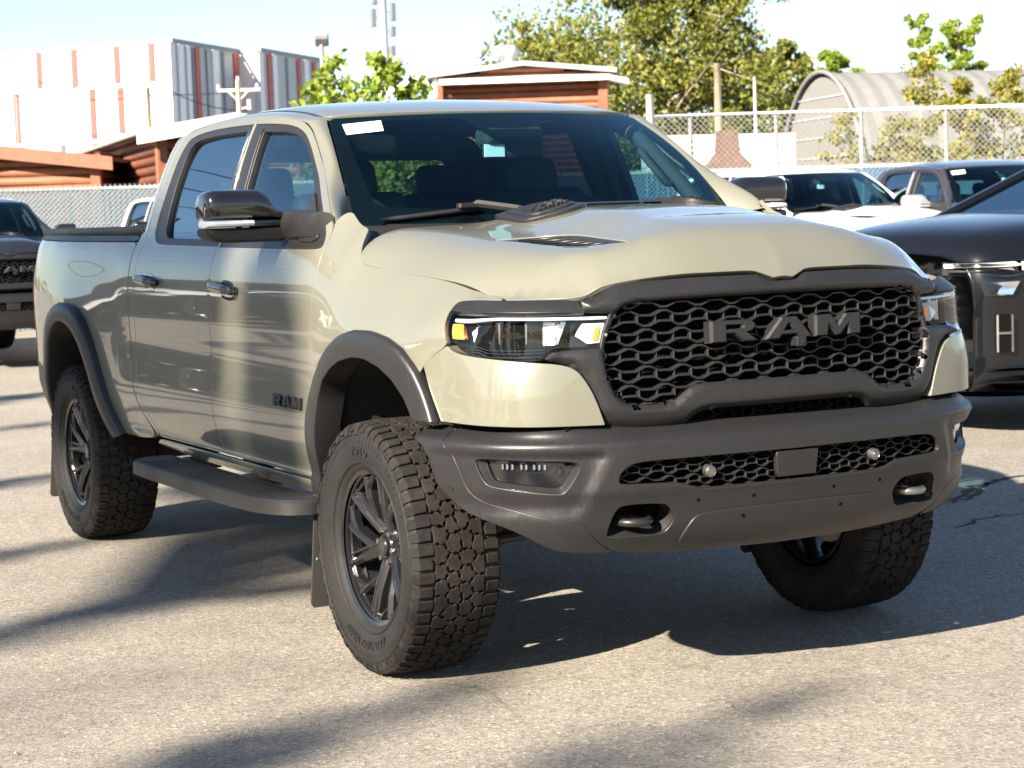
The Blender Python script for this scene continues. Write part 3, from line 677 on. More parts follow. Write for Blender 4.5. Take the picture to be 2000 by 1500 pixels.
for sg in (-1, 1): ribbon_mesh(b, SS, lambda y, z: bool(inside([(y, z)], SLX)[0]) and y*sg > .075, .0805, .0400, .735, 2, .0145, .0036, .010, .028, .0022, .016, .68, True)
b.out('bumper_mesh', MT['trim'], T)
b = B()
for s in np.linspace(-.62, .62, 17): b.box((float(BX(s))-.075, s, .735), (.02, .082, .15))
b.out('bumper_backing', MT['void'], T)
pan('sensor_cover', [(QF-.079, .779), (QF+.079, .779), (QF+.073, .700), (QF-.073, .700)], BUMP2, MT['trim_black'], sp=.03, off=-.004, mirror=False, gap=.001, sm=0, rim=.02)
for L in (0, 1):
    m = fl if L else (lambda h: h); s = 1 if L else -1
    inner = [(q+(.9-q)*.16, z+(.6-z)*.16) for q, z in TOW]
    funnel('tow_hook_surround', m(TOW), m(inner), BUMP2, .008, .075, MT['trim_black'], T, mirror=False)
    panel('tow_hook_backing', m(inner), BUMP2, MT['void'], T, sp=.05, off=-.12, gap=-.03, mirror=False, rim=.004)
    b = B(); pts = []
    for k in range(15):
        a = PI*k/14; pts.append((.915+.055*math.sin(a)-.0, s*(.535+.052*math.cos(a)), .592))
    pts = [(.84, s*.587, .592)]+pts+[(.84, s*.483, .592)]
    b.tube(pts, .0135, 8); b.out('tow_hook', MT['steel'] if L else MT['trim'], T, True)
# doors, cab, bed
fd = [(-.578, .612), (-.545, .70), (-.520, .80), (-.492, .90), (-.484, .98), (-.472, 1.15), (-.449, 1.26), (-.426, 1.36), (-.423, 1.46), (-.433, 1.522), (-.450, 1.545), (-.508, 1.590), (-.668, 1.678), (-.79, 1.743), (-.90, 1.806), (-.983, 1.868), (-1.044, 1.910), (-1.102, 1.935), (-1.171, 1.954), (-1.28, 1.967), (-1.426, 1.978)]+D((-1.585, 1.982))+[(-1.575, 1.94), (-1.566, 1.692), (-1.553, 1.50), (-1.572, 1.44), (-1.583, 1.34), (-1.59, 1.197), (-1.605, .974), (-1.608, .792), (-1.612, .70)]+D((-1.60, .612))
rd = D((-1.60, .612))+[(-1.612, .70), (-1.608, .792), (-1.605, .974), (-1.59, 1.197), (-1.583, 1.34), (-1.572, 1.44), (-1.553, 1.50), (-1.566, 1.692), (-1.575, 1.94)]+D((-1.585, 1.982))+[(-1.86, 1.987), (-2.118, 1.985), (-2.29, 1.976), (-2.40, 1.963), (-2.463, 1.940), (-2.50, 1.90), (-2.525, 1.80), (-2.56, 1.65), (-2.592, 1.53), (-2.598, 1.45), (-2.608, 1.38), (-2.615, 1.28), (-2.64, 1.10), (-2.655, .95), (-2.645, .86), (-2.60, .79), (-2.54, .69), (-2.485, .625)]+D((-2.45, .612))
fw = [(-.448, 1.480), (-.478, 1.525), (-.555, 1.574), (-.742, 1.678), (-.911, 1.774), (-1.0, 1.840), (-1.063, 1.886), (-1.13, 1.914), (-1.214, 1.932), (-1.339, 1.944)]+D((-1.560, 1.955), (-1.550, 1.70), (-1.540, 1.462))+[(-.674, 1.455), (-.475, 1.455), (-.445, 1.462)]
rw = D((-1.577, 1.955))+[(-1.814, 1.959), (-2.071, 1.958), (-2.248, 1.949), (-2.365, 1.933), (-2.406, 1.898), (-2.441, 1.828), (-2.467, 1.67), (-2.489, 1.54), (-2.451, 1.503), (-2.40, 1.482), (-2.29, 1.474)]+D((-1.568, 1.466), (-1.576, 1.70))
fg = [(-.53, 1.500), (-.62, 1.573), (-.823, 1.70), (-.925, 1.765), (-1.01, 1.826), (-1.081, 1.872), (-1.144, 1.897), (-1.231, 1.911)]+D((-1.437, 1.921), (-1.424, 1.69), (-1.412, 1.484))
rg = D((-1.628, 1.933))+[(-2.038, 1.934), (-2.242, 1.924), (-2.304, 1.907), (-2.337, 1.864), (-2.358, 1.713), (-2.353, 1.565), (-2.325, 1.52), (-2.283, 1.500)]+D((-1.62, 1.492), (-1.622, 1.70))
shift = lambda p, d: oset(p, d)
for nm, out_, win, gl, gm in (('front_door', fd, fw, fg, 'sideglass'), ('rear_door', rd, rw, rg, 'rearglass')):
    R_, L_ = pan(nm, out_, BODY, PT, sp=.04, holes=[win], hrim=.03)
    tr = panel('window_trim', win, BODY, MT['trim'], R_, sp=.03, holes=[gl], mirror=False, off=-.004, gap=.001, hrim=.03); mirrored(tr, L_)
    g_ = panel('window_glass', gl, BODY, MT[gm], R_, sp=.06, mirror=False, off=-.022, gap=-.006, rim=.004); mirrored(g_, L_)
    if nm == 'front_door':
        t2 = panel('pillar_trim', [(-1.50, 1.934), (-1.45, 1.929), (-1.436, 1.69), (-1.428, 1.484), (-1.455, 1.484), (-1.49, 1.69)], BODY, MT['trim'], R_, sp=.05, off=.001, mirror=False, sm=0, gap=0); mirrored(t2, L_)
        sail = panel('mirror_sail', [(-.775, 1.672), (-.735, 1.58), (-.700, 1.478), (-.53, 1.475), (-.50, 1.50), (-.57, 1.55), (-.68, 1.62)], BODY, MT['trim'], R_, sp=.04, off=.006, mirror=False, sm=1); mirrored(sail, L_)
    else:
        t2 = panel('pillar_trim', [(-1.60, 1.938), (-1.632, 1.938), (-1.63, 1.70), (-1.622, 1.49), (-1.60, 1.49), (-1.605, 1.7)], BODY, MT['gloss'], R_, sp=.05, off=-.003, mirror=False, sm=0, gap=0); mirrored(t2, L_)
    # handle
    q0, q1, z0 = (-1.49, -1.225, 1.305) if nm == 'front_door' else (-2.50, -2.25, 1.322)
    b = B(); N_ = 16; sec = []
    for k in range(N_+1):
        t = k/N_; q = q0+(q1-q0)*t; P, N = surf_n(BODY, np.array([[q, z0-.018*t]])); P, N = P[0], N[0]
        h = .020*(1-.25*abs(2*t-1)**3); o_ = .012+.034*min(1, 4*t*(1-t)*1.6)
        sec.append([tuple(P+N*(o_+.011*c)+np.array([0, 0, h*s_])) for c, s_ in ((-1, -.6), (-.2, -1), (.8, -.7), (1, 0), (.8, .7), (-.2, 1), (-1, .6))])
    b.v = [p for s_ in sec for p in s_]; n = 7
    b.f = [(i*n+j, (i+1)*n+j, (i+1)*n+(j+1) % n, i*n+(j+1) % n) for i in range(N_) for j in range(n)]+[tuple(range(n)), tuple(range(N_*n, N_*n+n))[::-1]]; b.m = [0]*len(b.f)
    for q in (q0+.03, q1-.03):
        P, N = surf_n(BODY, np.array([[q, z0-.018*(q-q0)/(q1-q0)]])); b.rbox(P[0]+N[0]*.02, (.055, .045, .034), .01)
    hd = b.out('door_handle', MT['gloss'], R_, True, fix=True); mirrored(hd, L_)
    pk = panel('handle_cup', [(q0+.05, z0+.03), (q0+.05, z0-.045), (q1-.05, z0-.06), (q1-.05, z0+.015)], BODY, MT['gloss'], R_, sp=.04, off=.0015, mirror=False, sm=3, gap=0, rim=.003); mirrored(pk, L_)
# badge letters on the front door
dR = [c for c in T.children if c.name.startswith('front_door')]
for side, par in zip((-1, 1), dR):
    for i, ch in enumerate('RAM'):
        def fn(u, v, d, i=i, side=side):
            t = (i*1.16+u)/(3*1.16); q = -.878+.290*t if side < 0 else -.588-.290*t
            P, N = surf_n(BODY, np.array([[q, .866+v*.043]])); P = P[0]+N[0]*(.011+.011*d)
            return (P[0], P[1] if side < 0 else -P[1], P[2])
        letter(ch, fn, MT['trim_black'], par, 'badge_letter')
# rocker
rk = [(-.585, .600), (-1.5, .602), (-2.44, .603), (-2.48, .59), (-2.50, .575), (-2.0, .548), (-1.3, .546), (-.62, .545), (-.60, .56)]
pan('rocker_panel', rk, BODY, PT, sp=.025, gap=.002)
# cab side: pillar and roof rail strip from the rear corner over the doors to the windscreen pillar
ga = [(-2.485, .625), (-2.54, .69), (-2.60, .79), (-2.645, .86), (-2.655, .95), (-2.64, 1.10), (-2.615, 1.28), (-2.608, 1.38), (-2.598, 1.45), (-2.592, 1.53), (-2.56, 1.65), (-2.525, 1.80), (-2.50, 1.90)]
cabq = [(a+.000, b) for a, b in ga[:10]]+[(-2.66, 1.53), (-2.685, 1.49), (-2.697, 1.42), (-2.70, 1.33), (-2.715, 1.1), (-2.735, .95), (-2.718, .879), (-2.66, .767), (-2.60, .68), (-2.50, .606)]
pan('cab_rear_pillar', cabq, BODY, PT, sp=.03, gap=.003)
def strip(name, A, Cc, Bb, mat, parent, nv=9, nu=4, gapA=.004, mirror=True):
    """ruled strip with a rounded section: rails A and B, control C"""
    n = len(A)*nu; ss = lambda X: np.stack([pchip(np.arange(len(X)), np.array(X)[:, k])(np.linspace(0, len(X)-1, n)) for k in range(3)], 1)
    a, c, b_ = ss(A), ss(Cc), ss(Bb); V = []
    ts = np.linspace(0, 1, nv)
    for t in ts: V.append((1-t)**2*a+2*t*(1-t)*c+t*t*b_)
    V = np.array(V)                      # nv, n, 3
    du = np.gradient(V, axis=1); dv = np.gradient(V, axis=0); N = np.cross(du, dv); N /= np.maximum(np.linalg.norm(N, axis=2), 1e-9)[..., None]
    if (N*(V-CEN)).sum() < 0: N = -N
    # rolled edges
    first = V[0]-N[0]*.02; last = V[-1]-N[-1]*.02
    e0 = -dv[0]/np.maximum(np.linalg.norm(dv[0], axis=1), 1e-9)[:, None]; e1 = dv[-1]/np.maximum(np.linalg.norm(dv[-1], axis=1), 1e-9)[:, None]
    V = np.concatenate([first[None], V, last[None]]); N = np.concatenate([e0[None], N, e1[None]])
    m = nv+2; idx = lambda i, j: i*n+j
    F = []
    for i in range(m-1):
        for j in range(n-1):
            q = (idx(i, j), idx(i, j+1), idx(i+1, j+1), idx(i+1, j)); P = V.reshape(-1, 3)
            w = np.cross(P[q[1]]-P[q[0]], P[q[2]]-P[q[0]]); F.append(q if w @ (N.reshape(-1, 3)[q[1]]+N.reshape(-1, 3)[q[3]]) > 0 else q[::-1])
    o = MO(name, V.reshape(-1, 3), F, mat, parent, N.reshape(-1, 3)); MIRN['nv'][o.name] = N.reshape(-1, 3)
    return (o, mirrored(o)) if mirror else o
bp_ = lambda q, z, d=.004: tuple(off(BODY, 0)(np.array([q]), np.array([z]))[0])
railA = [(-2.602, 1.50), (-2.570, 1.65), (-2.535, 1.80), (-2.508, 1.90), (-2.470, 1.946), (-2.40, 1.969), (-2.29, 1.982), (-2.118, 1.991), (-1.86, 1.993), (-1.60, 1.990), (-1.426, 1.984), (-1.28, 1.970), (-1.171, 1.957), (-1.10, 1.937), (-1.04, 1.912), (-.981, 1.872), (-.89, 1.806), (-.785, 1.741), (-.66, 1.676), (-.50, 1.593), (-.435, 1.548)]
A3 = [bp_(q, z) for q, z in railA]
we = lambda v: tuple(WIND(np.array([-1.0]), np.array([v]))[0]+np.array([-.004, -.008, .002]))
rf = lambda x, y: tuple(ROOF(np.array([x]), np.array([-y]))[0])
B3 = [(-2.70, -.905, 1.50), (-2.69, -.86, 1.66), (-2.672, -.81, 1.80), (-2.655, -.76, 1.90), (-2.63, -.72, 1.945), rf(-2.56, .70), rf(-2.40, .70), rf(-2.118, .70), rf(-1.86, .70), rf(-1.60, .70), rf(-1.42, .70), rf(-1.27, .70), rf(-1.15, .698), we(1.0), we(.91), we(.78), we(.60), we(.44), we(.29), we(.10), we(-.02)]
C3 = []
for i, (a, b_) in enumerate(zip(A3, B3)):
    if i < 5: C3.append((b_[0]-.005, a[1]+.006, a[2]+.3*(b_[2]-a[2])))
    elif i < 13: C3.append((a[0]*.5+b_[0]*.5, a[1]+.018+.03*(i < 7), b_[2]-.004))
    else: C3.append((max(a[0], b_[0])+.012, a[1]*.82+b_[1]*.18, (a[2]+b_[2])/2+.008))
strip('cab_side_rail', A3, C3, B3, PT, T, 11, 5)
roof = [(-2.62, 0), (-2.62, .45), (-2.60, .62), (-2.55, .685), (-2.4, .692), (-1.6, .692), (-1.2, .692), (-1.10, .684), (-1.068, .672), (-1.02, .50), (-.985, .25), (-.972, 0)]
roof = roof+[(a, -b) for a, b in roof[::-1] if b > 0]
pan('roof', roof, ROOF, PT, sp=.06, mirror=False, up=(0, 0, 1), gap=.003)
b = B()
for s in (-1, 1): b.tube([(x, s*.697, float(ROOF(np.array([x]), np.array([.697]))[0, 2])-.004) for x in np.linspace(-2.5, -1.1, 16)], .008, 6)
b.out('roof_seal', MT['trim'], T)
# windscreen
W4 = [(-1, 0), (0, 0), (1, 0), (1, 1), (0, 1), (-1, 1)]
def uvgrid(name, S, us, vs, mat, parent, flip=False):
    U, V = np.meshgrid(us, vs, indexing='ij'); P, N = surf_n(S, np.stack([U.ravel(), V.ravel()], 1)); n = len(vs)
    F = [(i*n+j, (i+1)*n+j, (i+1)*n+j+1, i*n+j+1) for i in range(len(us)-1) for j in range(n-1)]
    c = np.cross(P[F[0][1]]-P[F[0][0]], P[F[0][2]]-P[F[0][0]])
    if c @ N[F[0][0]] < 0: F = [f[::-1] for f in F]
    return MO(name, P, F, mat, parent, N)
ws = uvgrid('windshield', WIND, np.linspace(-1, 1, 33), np.linspace(-.02, 1, 15), MT['windshield'], T)
def WIN2(d): return lambda u, v: off(WIND, d)(u, v)
# printed dark border of the glass, with the sensor patch
fr = [(-1, -.03), (1, -.03), (1, 1), (-1, 1)]
inn = [(-.90, .14), (-.7, .115), (0, .10), (.7, .115), (.90, .14), (.925, .5), (.935, .9), (.90, .935), (.30, .945), (.24, .93), (.17, .75), (.13, .715), (-.13, .715), (-.17, .75), (-.24, .93), (-.30, .945), (-.90, .935), (-.935, .9), (-.925, .5)]
fp = panel('glass_border', fr, WIN2(-.004), MT['void'], ws, sp=.08, holes=[inn], mirror=False, sm=1, gap=.0, rim=.001, bev=.0005)
st = panel('sticker', [(-.935, .908), (-.722, .935), (-.735, .812), (-.930, .785)], WIN2(.0012), MT['sticker'], ws, sp=.05, mirror=False, sm=0, gap=0, rim=.001, bev=.0003)
b = B()
for k in range(26):
    u = -.925+.19*(k/26); P, N = surf_n(WIND, np.array([[u, .898+.0012*k-.0], [u+.004, .899+.0012*k], [u+.004, .882+.0012*k+.006*(k % 3)], [u, .881+.0012*k+.006*(k % 3)]])); 
    if k % 5 != 4: b.add(P+N*.0032, [(0, 1, 2, 3)])
b.out('sticker_print', MT['ink'], ws)
b = B()
P0, N0 = surf_n(WIND, np.array([[0.02, .80]])); P0 = P0[0]
b.rbox(tuple(P0+np.array([-.06, 0, -.03])), (.12, .26, .07), .02); b.out('sensor_housing', MT['interior'], T)
b = B(); b.rbox((-.86, .015, 1.806), (.03, .27, .062), .014); o = b.out('rear_view_mirror', MT['interior'], T)
b = B(); b.rbox((-.843, -.075, 1.806), (.006, .09, .05), .002); b.out('mirror_face', MT['frost'], o)
# cowl and wipers
b = B(); n = 25; V = []
for i in range(n):
    y = -.86+1.72*i/(n-1); wv = WIND(np.array([np.clip(y/.815, -1, 1)]), np.array([.015]))[0]
    xh = -.10-.13*(abs(y)/.86)**2; V += [(wv[0]-.01, y, wv[2]-.004), ((wv[0]+xh)/2, y, 1.50-.03*(abs(y) > .7)), (xh+.03, y, 1.485-.06*(abs(y)/.86)**3)]
b.add(V, [(i*3+j, i*3+j+1, i*3+3+j+1, i*3+3+j) for i in range(n-1) for j in range(2)]); b.out('cowl_panel', MT['trim_black'], T, True, fix=True)
def wiper(u0, u1, v0, v1, piv):
    w = thing('wiper', None, None); w.parent = T; b = B()
    pts = [tuple(WIND(np.array([u0+(u1-u0)*t]), np.array([v0+(v1-v0)*t]))[0]+np.array([.006, 0, .014-.0*t])) for t in np.linspace(0, 1, 10)]
    b.tube(pts, [.006]+[.010]*8+[.006], 6); b.out('wiper_blade', MT['trim'], w, True)
    m_ = pts[7]; b = B(); b.tube([m_, (m_[0]+.02, m_[1]+.05, m_[2]+.022), (piv[0]-.05, piv[1]-.10, piv[2]+.03), piv], [.010, .015, .014, .016], 6); b.rbox((m_[0]+.012, m_[1]+.02, m_[2]+.014), (.035, .10, .022), .006, 1); b.out('wiper_arm', MT['trim_black'], w)
wiper(-.895, -.43, .005, .085, (-.235, -.17, 1.545)); wiper(-.05, .62, .02, .03, (-.20, .42, 1.535))
# hood badge on the scoop plinth
bl = [(-.19, -.40), (-.10, -.165), (.10, -.215), (.145, -.31), (.075, -.435)]
def BADGE(x, y): 
    P = HOOD(x, y); P = P.copy(); P[..., 2] += .014+.0*P[..., 0]; return P
pan('scoop_plinth', [(-.215, -.42), (-.16, -.17), (.12, -.20), (.175, -.30), (.09, -.45)], BADGE, MT['gloss'], sp=.04, mirror=True, up=(0, 0, 1), sm=2, rim=.03, gap=0)
for c in [c for c in T.children if c.name.startswith('scoop_plinth')]: c.data.materials[0] = MT['trim']
for s in (-1, 1):
    pl = [(-.175, -.385), (-.125, -.205), (.085, -.232), (.118, -.30), (.062, -.415)]; pl = [(a, -b*s*1.0) for a, b in pl]
    bp2 = panel('badge_plate', pl, BADGE, MT['steel'] if False else MT['trim'], T, sp=.05, off=.006, mirror=False, up=(0, 0, 1), sm=1, gap=0, rim=.006)
    for txt, size, dx, mt in (('1500', .098, -.018, MT['trim_black']), ('HURRICANE', .028, .052, MT['trim_black'])):
        V, F = text_mesh(txt, size, .004, 1.0, .002)
        VV = []
        for v in V:
            a = .0
            y = -.312+v.x*.78 if s < 0 else .312+v.x*.78
            x = dx-v.y+.10*(abs(y)-.31)*.0
            p = BADGE(np.array([x]), np.array([y]))[0]; VV.append((p[0], p[1], p[2]+.011+v.z))
        b = B(); b.add(VV, F); b.out('badge_lettering', mt, bp2)
b = B(); V = []
n = 21
for i in range(n):
    y = -.30+.60*i/(n-1); z = float(HOOD(np.array([-.10]), np.array([y]))[0, 2]); V += [(-.20, y, z+.004), (-.115, y, z+.010), (-.02, y, z+.004)]
b.add(V, [(i*3+j, i*3+j+1, i*3+4+j, i*3+3+j) for i in range(n-1) for j in range(2)]); b.out('hood_scoop_insert', MT['trim'], T, True, fix=True)
# bed
bed = [(-2.69, 1.486), (-2.705, 1.42), (-2.708, 1.33), (-2.722, 1.1), (-2.742, .95), (-2.725, .875), (-2.668, .763), (-2.61, .68), (-2.55, .605)]+D((-2.56, .585))+[(-3.0, .58)]+[p for p in rm_]+[(-4.35, .60), (-4.62, .64), (-4.66, .70), (-4.66, .80)]+D((-4.68, .9))+[(-4.70, 1.0), (-4.705, 1.2), (-4.70, 1.38)]+D((-4.66, 1.492))+[(-4.0, 1.490)]
rmx = [p for p in rm_]
bed = [(-2.69, 1.486), (-2.705, 1.42), (-2.708, 1.33), (-2.722, 1.1), (-2.742, .95), (-2.725, .875), (-2.668, .763), (-2.61, .68), (-2.53, .600), (-2.70, .585)]+[(-2.97, .578)]+rmx+[(-4.32, .60), (-4.60, .63), (-4.66, .70), (-4.68, .9), (-4.70, 1.1), (-4.70, 1.38), (-4.66, 1.47)]+D((-4.62, 1.500))+[(-4.0, 1.493)]
pan('bed_side', bed, BODY, PT, sp=.04)
tl = [(-4.70, .90), (-4.715, 1.1), (-4.715, 1.36), (-4.76, 1.39), (-4.86, 1.39), (-4.86, .92)]
pan('tail_light', [(-4.712, .92), (-4.722, 1.1), (-4.716, 1.37), (-4.80, 1.39), (-4.84, 1.1), (-4.83, .93)], BODY, MT['red'], sp=.04, off=.004)
fuel = [(-3.742, 1.373), (-3.70, 1.389), (-3.523, 1.396), (-3.36, 1.392), (-3.167, 1.372), (-3.09, 1.361), (-3.123, 1.344), (-3.248, 1.326), (-3.382, 1.319), (-3.528, 1.325), (-3.651, 1.348)]
b = B(); b.tube([tuple(off(BODY, .0004)(np.array([q]), np.array([z]))[0]) for q, z in chaikin(fuel, 3)+[chaikin(fuel, 3)[0]]], .0008, 4); b.out('fuel_door_gap', MT['void'], T)
pan('bed_rail_cap', [(-2.70, 1.490), (-2.70, 1.512), (-4.55, 1.524), (-4.62, 1.505), (-4.0, 1.497)], BODY, MT['trim'], sp=.04, gap=.001, sm=1)
b = B(); b.rbox((-3.68, 0, 1.532), (1.96, 1.80, .05), .016, 2); b.out('tonneau_cover', MT['trim_black'], T, auto=.6)
b = B(); b.rbox((-4.79, 0, 1.15), (.10, 1.62, .70), .04, 3); b.out('tailgate', PT, T, auto=.6)
b = B(); pr = [(-4.42, .985), (-4.68, .945), (-4.85, .865), (-4.93, .6), (-4.95, 0)]
V = []
pp = cr(pr, 6); full = [(a, -c) for a, c in pp]+[(a, c) for a, c in pp[::-1][1:]]
for a, c in full:
    for dx, z in ((.06, .90), (-.005, .885), (-.02, .84), (-.015, .74), (.02, .66), (.10, .60), (.2, .59)):
        k = 1.0; V.append((a+dx*(1 if a < -4.6 else .1), c*(1-(dx if a > -4.8 else 0)*.35), z))
b.add(V, [(i*7+j, i*7+j+1, i*7+8+j, i*7+7+j) for i in range(len(full)-1) for j in range(6)]); b.out('rear_bumper', MT['trim'], T, True, fix=True)
# flares, liners, mud flaps
def flare(out_, in_, peak):
    A, I = arclen(out_, 44), arclen(in_, 44); prof = ((0, -.012), (.0, .006), (.015, .55), (.06, .80), (.16, .93), (.6, 1.0), (.95, 1.0), (1.0, .94), (1.02, .7), (1.02, -2.4))
    V = []; NN = []
    for t, o_ in prof:
        uv = A+(I-A)*t; P, N = surf_n(BODY, uv); d = o_*peak if abs(o_) > .02 else o_; V.append(P+N*d)
    V = np.array(V).reshape(-1, 3); m = len(prof)
    F = [(i*44+j, i*44+j+1, (i+1)*44+j+1, (i+1)*44+j) for i in range(m-1) for j in range(43)]
    o = MO('wheel_arch_flare', V, F, MT['trim'], T, None, True)
    bm = bmesh.new(); bm.from_mesh(o.data); bmesh.ops.recalc_face_normals(bm, faces=bm.faces)
    w = sum((f.normal.y for f in bm.faces)); 
    if w > 0: bmesh.ops.reverse_faces(bm, faces=bm.faces)
    bm.to_mesh(o.data); bm.free(); sharp(o.data, .9); mirrored(o)
flare(FA_OUT, FA_IN, .030); flare(RA_OUT, RA_IN, .050)
def liner(in_, x0):
    A = arclen(in_, 30); b = B(); V = []
    for y in (-1.0, -.9, -.5):
        for (q, z) in A: V.append((x0+(q-x0)*(1.05 if y > -.95 else 1.08), y, .5+(z-.5)*(1.02 if y > -.95 else 1.01)))
    b.add(V, [(i*30+j, i*30+j+1, i*30+31+j, i*30+30+j) for i in range(2) for j in range(29)])
    b.add([(p[0], -.5, p[2]) for p in V[60:]]+[(x0, -.5, .55)], [(j, j+1, 30) for j in range(29)])
    o = b.out('wheel_liner', MT['dusty'], T, True); mirrored(o)
liner(FA_IN, 0); liner(RA_IN, RW)
for x0, sgn, y0 in ((-.49, 0, -.985), (-4.20, 0, -.97)):
    b = B(); front = x0 > -1
    if front:
        b.rbox((x0+.035, y0+.045, .72), (.012, .13, .46), .004, 1, 0, Matrix.Rotation(.10, 3, 'Y'))
    b.prism([(-.135, .17), (-.125, .155), (.12, .155), (.135, .17), (.135, .54), (-.10, .54)], lambda u, v, d: (x0-.012+d+(v-.5)*-.03, y0+.05+u*.95, v), .004, -.006)
    o = b.out('mud_flap', MT['dusty'], T, fix=True); ml = mirrored(o)
    for par, s in ((o, -1), (ml, 1)):
        b = B()
        for u, z in ((-.10, .20), (-.10, .33), (-.09, .50), (.10, .2)): b.rbox((x0-.005, s*abs(y0+.05+u*.95), z), (.012, .014, .014), .004, 1)
        b.out('bolt', MT['steel'], par)
# running boards
b = B(); prof_o = [(-2.26, -1.00), (-2.245, -1.15), (-2.15, -1.215), (-1.9, -1.225), (-.95, -1.225), (-.66, -1.205), (-.52, -1.15), (-.47, -1.07), (-.47, -.99)]
po = [tuple(p) for p in chaikin(prof_o, 3)]
def board(u, v, d): return (u, v, .552+d)
b.prism(po, board, 0, -.054, 0, .010); o = b.out('running_board', MT['trim_black'], T, fix=True); oL = mirrored(o)
for par, s in ((o, -1), (oL, 1)):
    b = B()
    for k in range(110):
        x = -2.05+1.40*k/109; b.box((x, s*(1.115-.004*(k % 2)), .5535), (.004, .15, .004), rz=.3*s)
    for k in range(46): b.box((-2.1+1.50*k/45, s*1.035, .554), (.014, .006, .004))
    b.out('tread_rib', MT['trim'], par)
    b = B()
    for x in (-.55, -1.3, -2.05): b.rbox((x, s*.93, .53), (.10, .16, .05), .01, 1)
    b.out('board_bracket', MT['under'], par)
# mirrors
def mirror_side():
    r_ = thing('side_mirror', None, None); r_.parent = T; l_ = thing('side_mirror', None, None); l_.parent = T
    def shell(name, mat, z0f, z1f, ys, xf, xb, n=9):
        """stack of vertical sections over y; front side rounded"""
        V = []; m = 14
        for y in ys:
            za, zb = z0f(y), z1f(y); f_, k_ = xf(y), xb(y)
            for j in range(m):
                a = 2*PI*j/m; c, s_ = math.cos(a), math.sin(a); e = .62
                c2 = math.copysign(abs(c)**e, c); s2 = math.copysign(abs(s_)**e, s_)
                V.append((k_+(f_-k_)*(.5+.5*c2), y, (za+zb)/2+(zb-za)/2*s2))
        F = [(i*m+j, i*m+(j+1) % m, (i+1)*m+(j+1) % m, (i+1)*m+j) for i in range(len(ys)-1) for j in range(m)]+[tuple(range(m)), tuple(range((len(ys)-1)*m, len(ys)*m))[::-1]]
        b = B(); b.add(V, F); o_ = b.out(name, mat, r_, True, fix=True); sharp(o_.data, .7); mirrored(o_, l_); return o_
    yo = -1.287; S_ = lambda y: np.clip((y-yo)/.28, 0, 1); rnd = lambda y: .70+.30*math.sqrt(max(0, 1-max(0, 1-(y-yo)/.045)**2))
    ys = [yo, yo+.006, yo+.016, yo+.03, yo+.05, yo+.09, yo+.15, yo+.20, yo+.235, yo+.25, yo+.262, yo+.275, yo+.30]
    top = lambda y: 1.585+.094*rnd(y)*(1-.90*sstep(yo+.215, yo+.285, y))
    shell('mirror_cap', MT['gloss'], lambda y: 1.566, lambda y: float(top(y)), ys, lambda y: -.775-.10*(1-rnd(y))-.015*float(S_(y)), lambda y: -.925)
    shell('mirror_base', MT['trim_black'], lambda y: 1.565-.028-.055*rnd(y)*min(1, .72+1.2*float(S_(y))), lambda y: 1.538, ys, lambda y: -.78-.10*(1-rnd(y))-.01*float(S_(y)), lambda y: -.92)
    shell('mirror_indicator', MT['frost'], lambda y: 1.541, lambda y: 1.566, [yo+.001, yo+.01, yo+.03, yo+.06, yo+.10, yo+.145, yo+.165, yo+.18], lambda y: -.776-.095*(1-rnd(y))-.012*max(0, (y-yo-.14)/.04), lambda y: -.90)
    shell('mirror_side_panel', MT['gloss'], lambda y: 1.536, lambda y: 1.568, [yo+.165, yo+.185, yo+.21, yo+.26, yo+.298], lambda y: -.790-.01*float(S_(y)), lambda y: -.90)
    b = B(); pts = [(-.850, yo+.285, 1.545), (-.76, yo+.315, 1.545), (-.64, yo+.325, 1.542), (-.505, yo+.330, 1.536)]
    V = []; m = 12; hh = (.050, .052, .052, .050)
    for (x, y, z), h in zip(pts, hh):
        for j in range(m):
            a = 2*PI*j/m; V.append((x+.055*math.copysign(abs(math.cos(a))**.6, math.cos(a)), y+.03*math.cos(a), z+h*math.copysign(abs(math.sin(a))**.6, math.sin(a))))
    b.add(V, [(i*m+j, i*m+(j+1) % m, (i+1)*m+(j+1) % m, (i+1)*m+j) for i in range(3) for j in range(m)]+[tuple(range(m)), tuple(range(3*m, 4*m))])
    o_ = b.out('mirror_arm', MT['trim_black'], r_, True, fix=True); sharp(o_.data, .8); mirrored(o_, l_)
    b = B(); b.rbox((-.924, -1.15, 1.585), (.006, .22, .15), .003); o_ = b.out('mirror_face', MT['mirrorglass'], r_); mirrored(o_, l_)
mirror_side()
# inner shell behind the panel gaps
b = B(); qs = np.linspace(-4.7, QB-.02, 90); zs = np.linspace(.62, 1.30, 10)
for s in (-1, 1):
    P = np.array([off(BODY, -.045)(qs, np.full(len(qs), z)) for z in zs]); P[..., 1] *= -s
    P[..., 0] = np.where(P[..., 0] > .80, .80+(P[..., 0]-.80)*.2, P[..., 0])
    keep = lambda q, z: not ((abs(q) < .58 and z < 1.17) or (abs(q-RW) < .62 and z < 1.17))
    n = len(qs); F = []
    for i in range(len(zs)-1):
        for j in range(n-1):
            if keep((qs[j]+qs[j+1])/2, (zs[i]+zs[i+1])/2): F.append((i*n+j, i*n+j+1, i*n+n+j+1, i*n+n+j))
    b.add(P.reshape(-1, 3), F)
b.box((.20, 0, 1.2), (.9, 1.3, .12)); b.box((-1.6, 0, .70), (2.1, 1.8, .06)); b.box((-3.7, 0, .85), (1.9, 1.3, .06)); b.box((-2.72, 0, 1.1), (.04, 1.7, .75))
b.out('inner_body', MT['void'], T)
b = B()
for s in (-1, 1): b.box((-1.9, s*.45, .55), (5.2, .09, .16))
